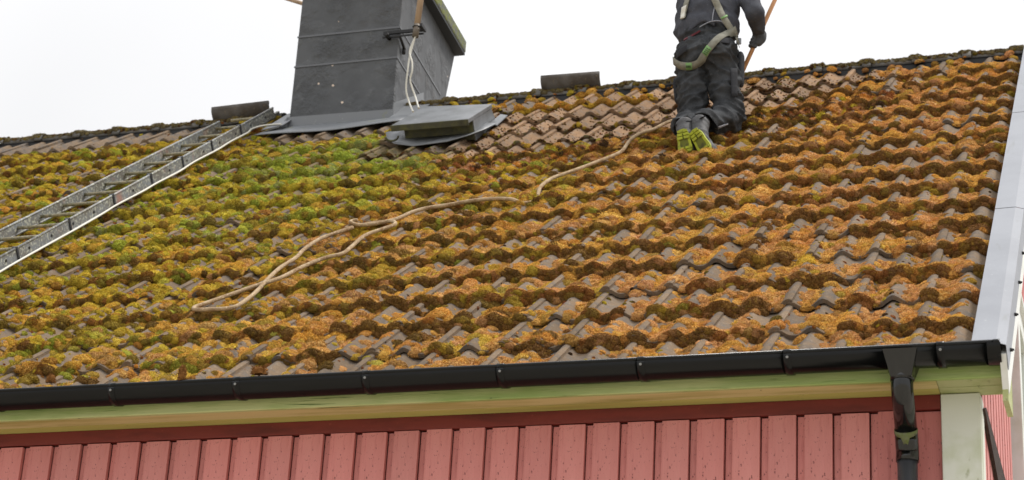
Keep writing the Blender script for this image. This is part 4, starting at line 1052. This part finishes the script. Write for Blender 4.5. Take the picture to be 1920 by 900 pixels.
# gloves
gl = Body(.012); W = Vector(AR['wr']); gl.cap(tuple(W + Vector((0, -.03, .01))), tuple(W + Vector((-.004, .02, -.012))), .036, .034)
GP = Vector((-1.444, 3.565, 3.385))      # where the pole runs through the fist
PD = Vector((-.388, .02, -.92)).normalized()
cross = Vector((.86, -.35, -.36)).normalized()
palm = GP + Vector((.030, -.012, .006))
gl.cap(tuple(W + Vector((-.002, .02, -.012))), tuple(palm), .033, .032, (1, 1, 1)); gl.cap(tuple(palm - PD * .028), tuple(palm + PD * .034), .024, .022, k=.02)
back = (palm - GP) - PD * (palm - GP).dot(PD); back.normalize(); side = PD.cross(back).normalized()
if side.y > 0: side = -side
for i, (off, ln) in enumerate(((-.030, .96), (-.008, 1.0), (.014, .95), (.035, .82))):
    c = GP + PD * (off + .012); pts = []
    for a in (25, 80, 140, 205): pts.append(c + (back * math.cos(R(a)) + side * math.sin(R(a))) * (.029 * (1.05 if a < 100 else .93) * ln))
    for a, b, r in zip(pts[:-1], pts[1:], (.0125, .0118, .011)): gl.cap(tuple(a), tuple(b), r, r * .94, k=.005)
th = [palm - PD * .030, GP - PD * .046 - side * .018 + back * .012, GP - PD * .040 - side * .030 - back * .014]
for a, b in zip(th[:-1], th[1:]): gl.cap(tuple(a), tuple(b), .0135, .0118, k=.008)
link_mesh('glove', gl.mesh('glove', .0042), M_GLOVE, man)
g2 = Body(.012); W = Vector(AL['wr']); g2.cap(tuple(W + Vector((0, -.03, .012))), tuple(W + Vector((.0, .06, -.03))), .034, .034, (1, 1, .8))
for i in range(4):
    b0 = W + Vector((-.03 + i * .02, .085, -.04)); l = (.9, 1.0, .95, .78)[i]
    g2.cap(tuple(b0), tuple(b0 + Vector((0, .035 * l, -.02))), .0115, .011, k=.006); g2.cap(tuple(b0 + Vector((0, .035 * l, -.02))), tuple(b0 + Vector((0, .045 * l, -.055 * l))), .011, .0095, k=.005)
g2.cap(tuple(W + Vector((.03, .03, -.025))), tuple(W + Vector((.052, .075, -.05))), .0135, .011, k=.008)
link_mesh('glove', g2.mesh('glove', .005), M_GLOVE, man)
# boots with bright soles
def boot(ank, heel, ball_, lean):
    A, H, B = Vector(ank), Vector(heel), Vector(ball_); dn = (B - H).normalized(); bk_ = Vector((lean, .97, .2)); bk_ = (bk_ - dn * bk_.dot(dn)).normalized(); sd_ = dn.cross(bk_).normalized()
    b = Body(.025)
    b.cap(tuple(H + bk_ * .048 + dn * .030), tuple(B + bk_ * .040 - dn * .03), .040, .044); b.cap(tuple(H + bk_ * .052 + dn * .03), tuple(A), .045, .052)
    b.cap(tuple(B + bk_ * .04 - dn * .03), tuple(B + bk_ * .13 - dn * .035), .044, .032)
    b.cap(tuple(A), tuple(A + Vector((0, .09, .06))), .050, .05)
    o = link_mesh('boot', b.mesh('boot', .006, lambda P: -((P - np.array(H)) @ np.array(bk_)) - .0 + .004, (.004, fold_fn(14, 26, 5))), M_BOOT, man)
    L_ = (B - H).length; outl = []
    for i in range(28):
        t = 2 * math.pi * i / 28; u = -math.cos(t); v = L_ / 2 + u * L_ / 2
        wv = .039 + .011 * (v / L_) - .006 * math.exp(-((v / L_ - .5) / .16) ** 2)
        s_ = math.sin(t); wv *= math.copysign(abs(s_) ** .6, s_)
        outl.append(H + dn * v + sd_ * wv)
    m = MB(); m.prism([p + bk_ * .010 for p in outl], -bk_ * .022, 0); cen = (H + B) / 2; m.prism([cen + (p - cen) * .62 - bk_ * .0121 for p in outl], -bk_ * .0012, 1)
    def lug(v0, v1, w0, w1, mi=0): m.prism([H + dn * v0 + sd_ * w0 - bk_ * .0134, H + dn * v0 + sd_ * w1 - bk_ * .0134, H + dn * v1 + sd_ * w1 - bk_ * .0134, H + dn * v1 + sd_ * w0 - bk_ * .0134], -bk_ * .008, mi)
    for j in range(3): lug(.010 + j * .021, .026 + j * .021, -.034 + .004 * (j == 0), -.004); lug(.010 + j * .021, .026 + j * .021, .004, .034 - .004 * (j == 0))
    for j in range(2): lug(L_ - .044 + j * .020, L_ - .029 + j * .020, -.036, -.003); lug(L_ - .044 + j * .020, L_ - .029 + j * .020, .003, .036)
    s = m.build('sole', [M_SOLE, M_SOLED], o, .002)
    st_ = MB(); st_.prism([A + sd_ * q * .054 + Vector((0, -.035 - .02 * abs(j), .0)) for j, q in ((0, -1), (1, -.5), (1, .5), (0, 1))], (0, 0, .006)); st_.build('collar_band', M_POCKET, o)
    return o
boot((-1.780, 3.115, 2.600), (-1.771, 3.010, 2.528), (-1.745, 3.022, 2.368), 0)
boot((-1.690, 3.115, 2.605), (-1.703, 3.010, 2.520), (-1.615, 3.022, 2.362), .28)
# webbing, pockets and piping follow the cloth
both = Body(.02); both.p = tr.p + jk.p[:3]
def on_body(x, z, body=both, lift=.008, y=3.4):
    d = np.array(SIGHT) / SIGHT[1]; p0 = np.array((x, y, z)) - d * .45
    h = body.march(p0, d, .9)
    if h is None: h = np.array((x, y, z)) - d * .10
    g = body.grad(h); return Vector(h + g * lift), Vector(g)
def ribbon(name, pts, width, material, parent, lift=.010, body=both, n=6, thick=.003):
    c = smooth_path([(p[0], 0, p[1]) for p in pts], n); vs = []; fs = []; L3 = [on_body(p.x, p.z, body, lift) for p in c]
    # even out the surface the webbing spans
    for _ in range(3):
        q = [p for p, g in L3]; L3 = [(q[i] if i in (0, len(q) - 1) else q[i] * .5 + (q[i - 1] + q[i + 1]) * .25, L3[i][1]) for i in range(len(q))]
    for i, (p, g) in enumerate(L3):
        t = (L3[min(i + 1, len(L3) - 1)][0] - L3[max(i - 1, 0)][0]).normalized(); s = t.cross(g).normalized() * width / 2
        vs += [p - s, p + s]
    for i in range(len(L3) - 1): fs.append((2 * i, 2 * i + 1, 2 * i + 3, 2 * i + 2))
    m = MB(); m.add(vs, fs, 0, True); o = m.build(name, material, parent)
    md = o.modifiers.new('thick', 'SOLIDIFY'); md.thickness = thick; md.offset = 0
    return o
def patch(name, quad, material, parent, lift=.006, body=both, nu=6, nv=6, thick=.004):
    vs = []; fs = []
    for i in range(nu + 1):
        for j in range(nv + 1):
            u, v = i / nu, j / nv
            a = [quad[0][k] * (1 - u) + quad[1][k] * u for k in (0, 1)]; b = [quad[3][k] * (1 - u) + quad[2][k] * u for k in (0, 1)]
            p, g = on_body(a[0] * (1 - v) + b[0] * v, a[1] * (1 - v) + b[1] * v, body, lift); vs.append(p)
    for i in range(nu):
        for j in range(nv): q = i * (nv + 1) + j; fs.append((q, q + nv + 1, q + nv + 2, q + 1))
    m = MB(); m.add(vs, fs, 0, True); o = m.build(name, material, parent); md = o.modifiers.new('thick', 'SOLIDIFY'); md.thickness = thick; md.offset = 0
    return o
h1 = ribbon('harness_strap', [(-1.735, 3.80), (-1.70, 3.69), (-1.679, 3.61), (-1.655, 3.55), (-1.636, 3.491), (-1.605, 3.43), (-1.572, 3.372)], .043, M_STRAP, man, .014)
h2 = ribbon('harness_strap', [(-1.548, 3.378), (-1.58, 3.352), (-1.64, 3.303), (-1.706, 3.224), (-1.755, 3.173), (-1.822, 3.143), (-1.88, 3.162), (-1.915, 3.20)], .050, M_STRAP, man, .016)
h3 = ribbon('harness_strap', [(-1.80, 3.80), (-1.825, 3.70), (-1.843, 3.628), (-1.858, 3.54), (-1.867, 3.478)], .040, M_STRAP, man, .012)
ribbon('harness_strap', [(-1.556, 3.362), (-1.546, 3.325), (-1.535, 3.26)], .030, M_STRAP, man, .016)
def strap_label(p, q, parent):
    o = ribbon('strap_label', [p, q], .044, M_LABEL, parent, .0205, n=4)
    d = (q[0] - p[0], q[1] - p[1])
    for f in (.22, .42, .62, .82):
        for w_ in (-.010, .004):
            a = (p[0] + d[0] * f + d[1] / math.hypot(*d) * w_, p[1] + d[1] * f - d[0] / math.hypot(*d) * w_)
            ribbon('label_print', [a, (a[0] + d[0] * .08, a[1] + d[1] * .08)], .010, M_LABELD, o if False else parent, .0235, n=1)
strap_label((-1.690, 3.246), (-1.718, 3.208), h2); strap_label((-1.807, 3.146), (-1.838, 3.147), h2)
ribbon('strap_keeper', [(-1.618, 3.462), (-1.612, 3.452)], .046, M_LABEL, h1, .019, n=2)
patch('fabric_tag', [(-1.872, 3.565), (-1.845, 3.575), (-1.858, 3.478), (-1.880, 3.478)], M_TAG, man, .016)
bk2 = MB(); p, g = on_body(-1.541, 3.315, both, .02); bk2.box((p.x - .016, p.y - .006, p.z - .022), (p.x + .016, p.y + .004, p.z + .022)); bk2.build('buckle', M_METAL, man, .003)
patch('pocket_flap', [(-1.875, 3.262), (-1.835, 3.285), (-1.84, 3.235), (-1.905, 3.195)], M_POCKET, tro, .010)
patch('pocket_flap', [(-1.690, 3.315), (-1.575, 3.300), (-1.580, 3.262), (-1.690, 3.278)], M_POCKET, tro, .010)
patch('cargo_pocket', [(-1.575, 3.10), (-1.535, 3.10), (-1.530, 2.90), (-1.560, 2.90)], M_POCKET, tro, .012)
patch('hem_lining', [(-1.862, 3.338), (-1.765, 3.391), (-1.76, 3.380), (-1.862, 3.318)], M_REDLINE, jac, .004)
ribbon('piping', [(-1.671, 3.548), (-1.68, 3.50), (-1.686, 3.445)], .006, M_PIPE, jac, .008)
ribbon('piping', [(-1.767, 3.407), (-1.735, 3.425), (-1.69, 3.440), (-1.635, 3.437), (-1.615, 3.415)], .006, M_PIPE, jac, .008)
pk = Body(.02); pk.cap((-1.512, 3.42, 3.19), (-1.510, 3.42, 3.03), .045, .040, (.5, 1, 1)); link_mesh('tool_pouch', pk.mesh('tool_pouch', .007), M_POCKET, man)
pk = Body(.02); pk.cap((-1.912, 3.42, 3.05), (-1.905, 3.42, 2.95), .045, .038, (.5, 1, 1)); link_mesh('tool_pouch', pk.mesh('tool_pouch', .007), M_POCKET, man)
patch('knee_reflector', [(-1.640, 2.705), (-1.585, 2.725), (-1.585, 2.719), (-1.640, 2.694)], M_PIPE, tro, .012, tr)
# the pole in his right hand
m = MB(); top = GP - PD * .75; bot = GP + PD * .62
m.tube([top, bot], .0135, 14); pole = thing('scraper_pole', 'varnished wooden pole gripped in the gloved right hand of the kneeling man', 'pole', tuple(bot))
m.build('shaft', M_POLE, pole)
m = MB(); m.box((bot.x - .09, bot.y - .004, bot.z - .04), (bot.x + .09, bot.y + .002, bot.z + .03)); m.tube([bot - PD * .06, bot + PD * .01], .018, 10); m.build('scraper_head', M_METAL, pole)
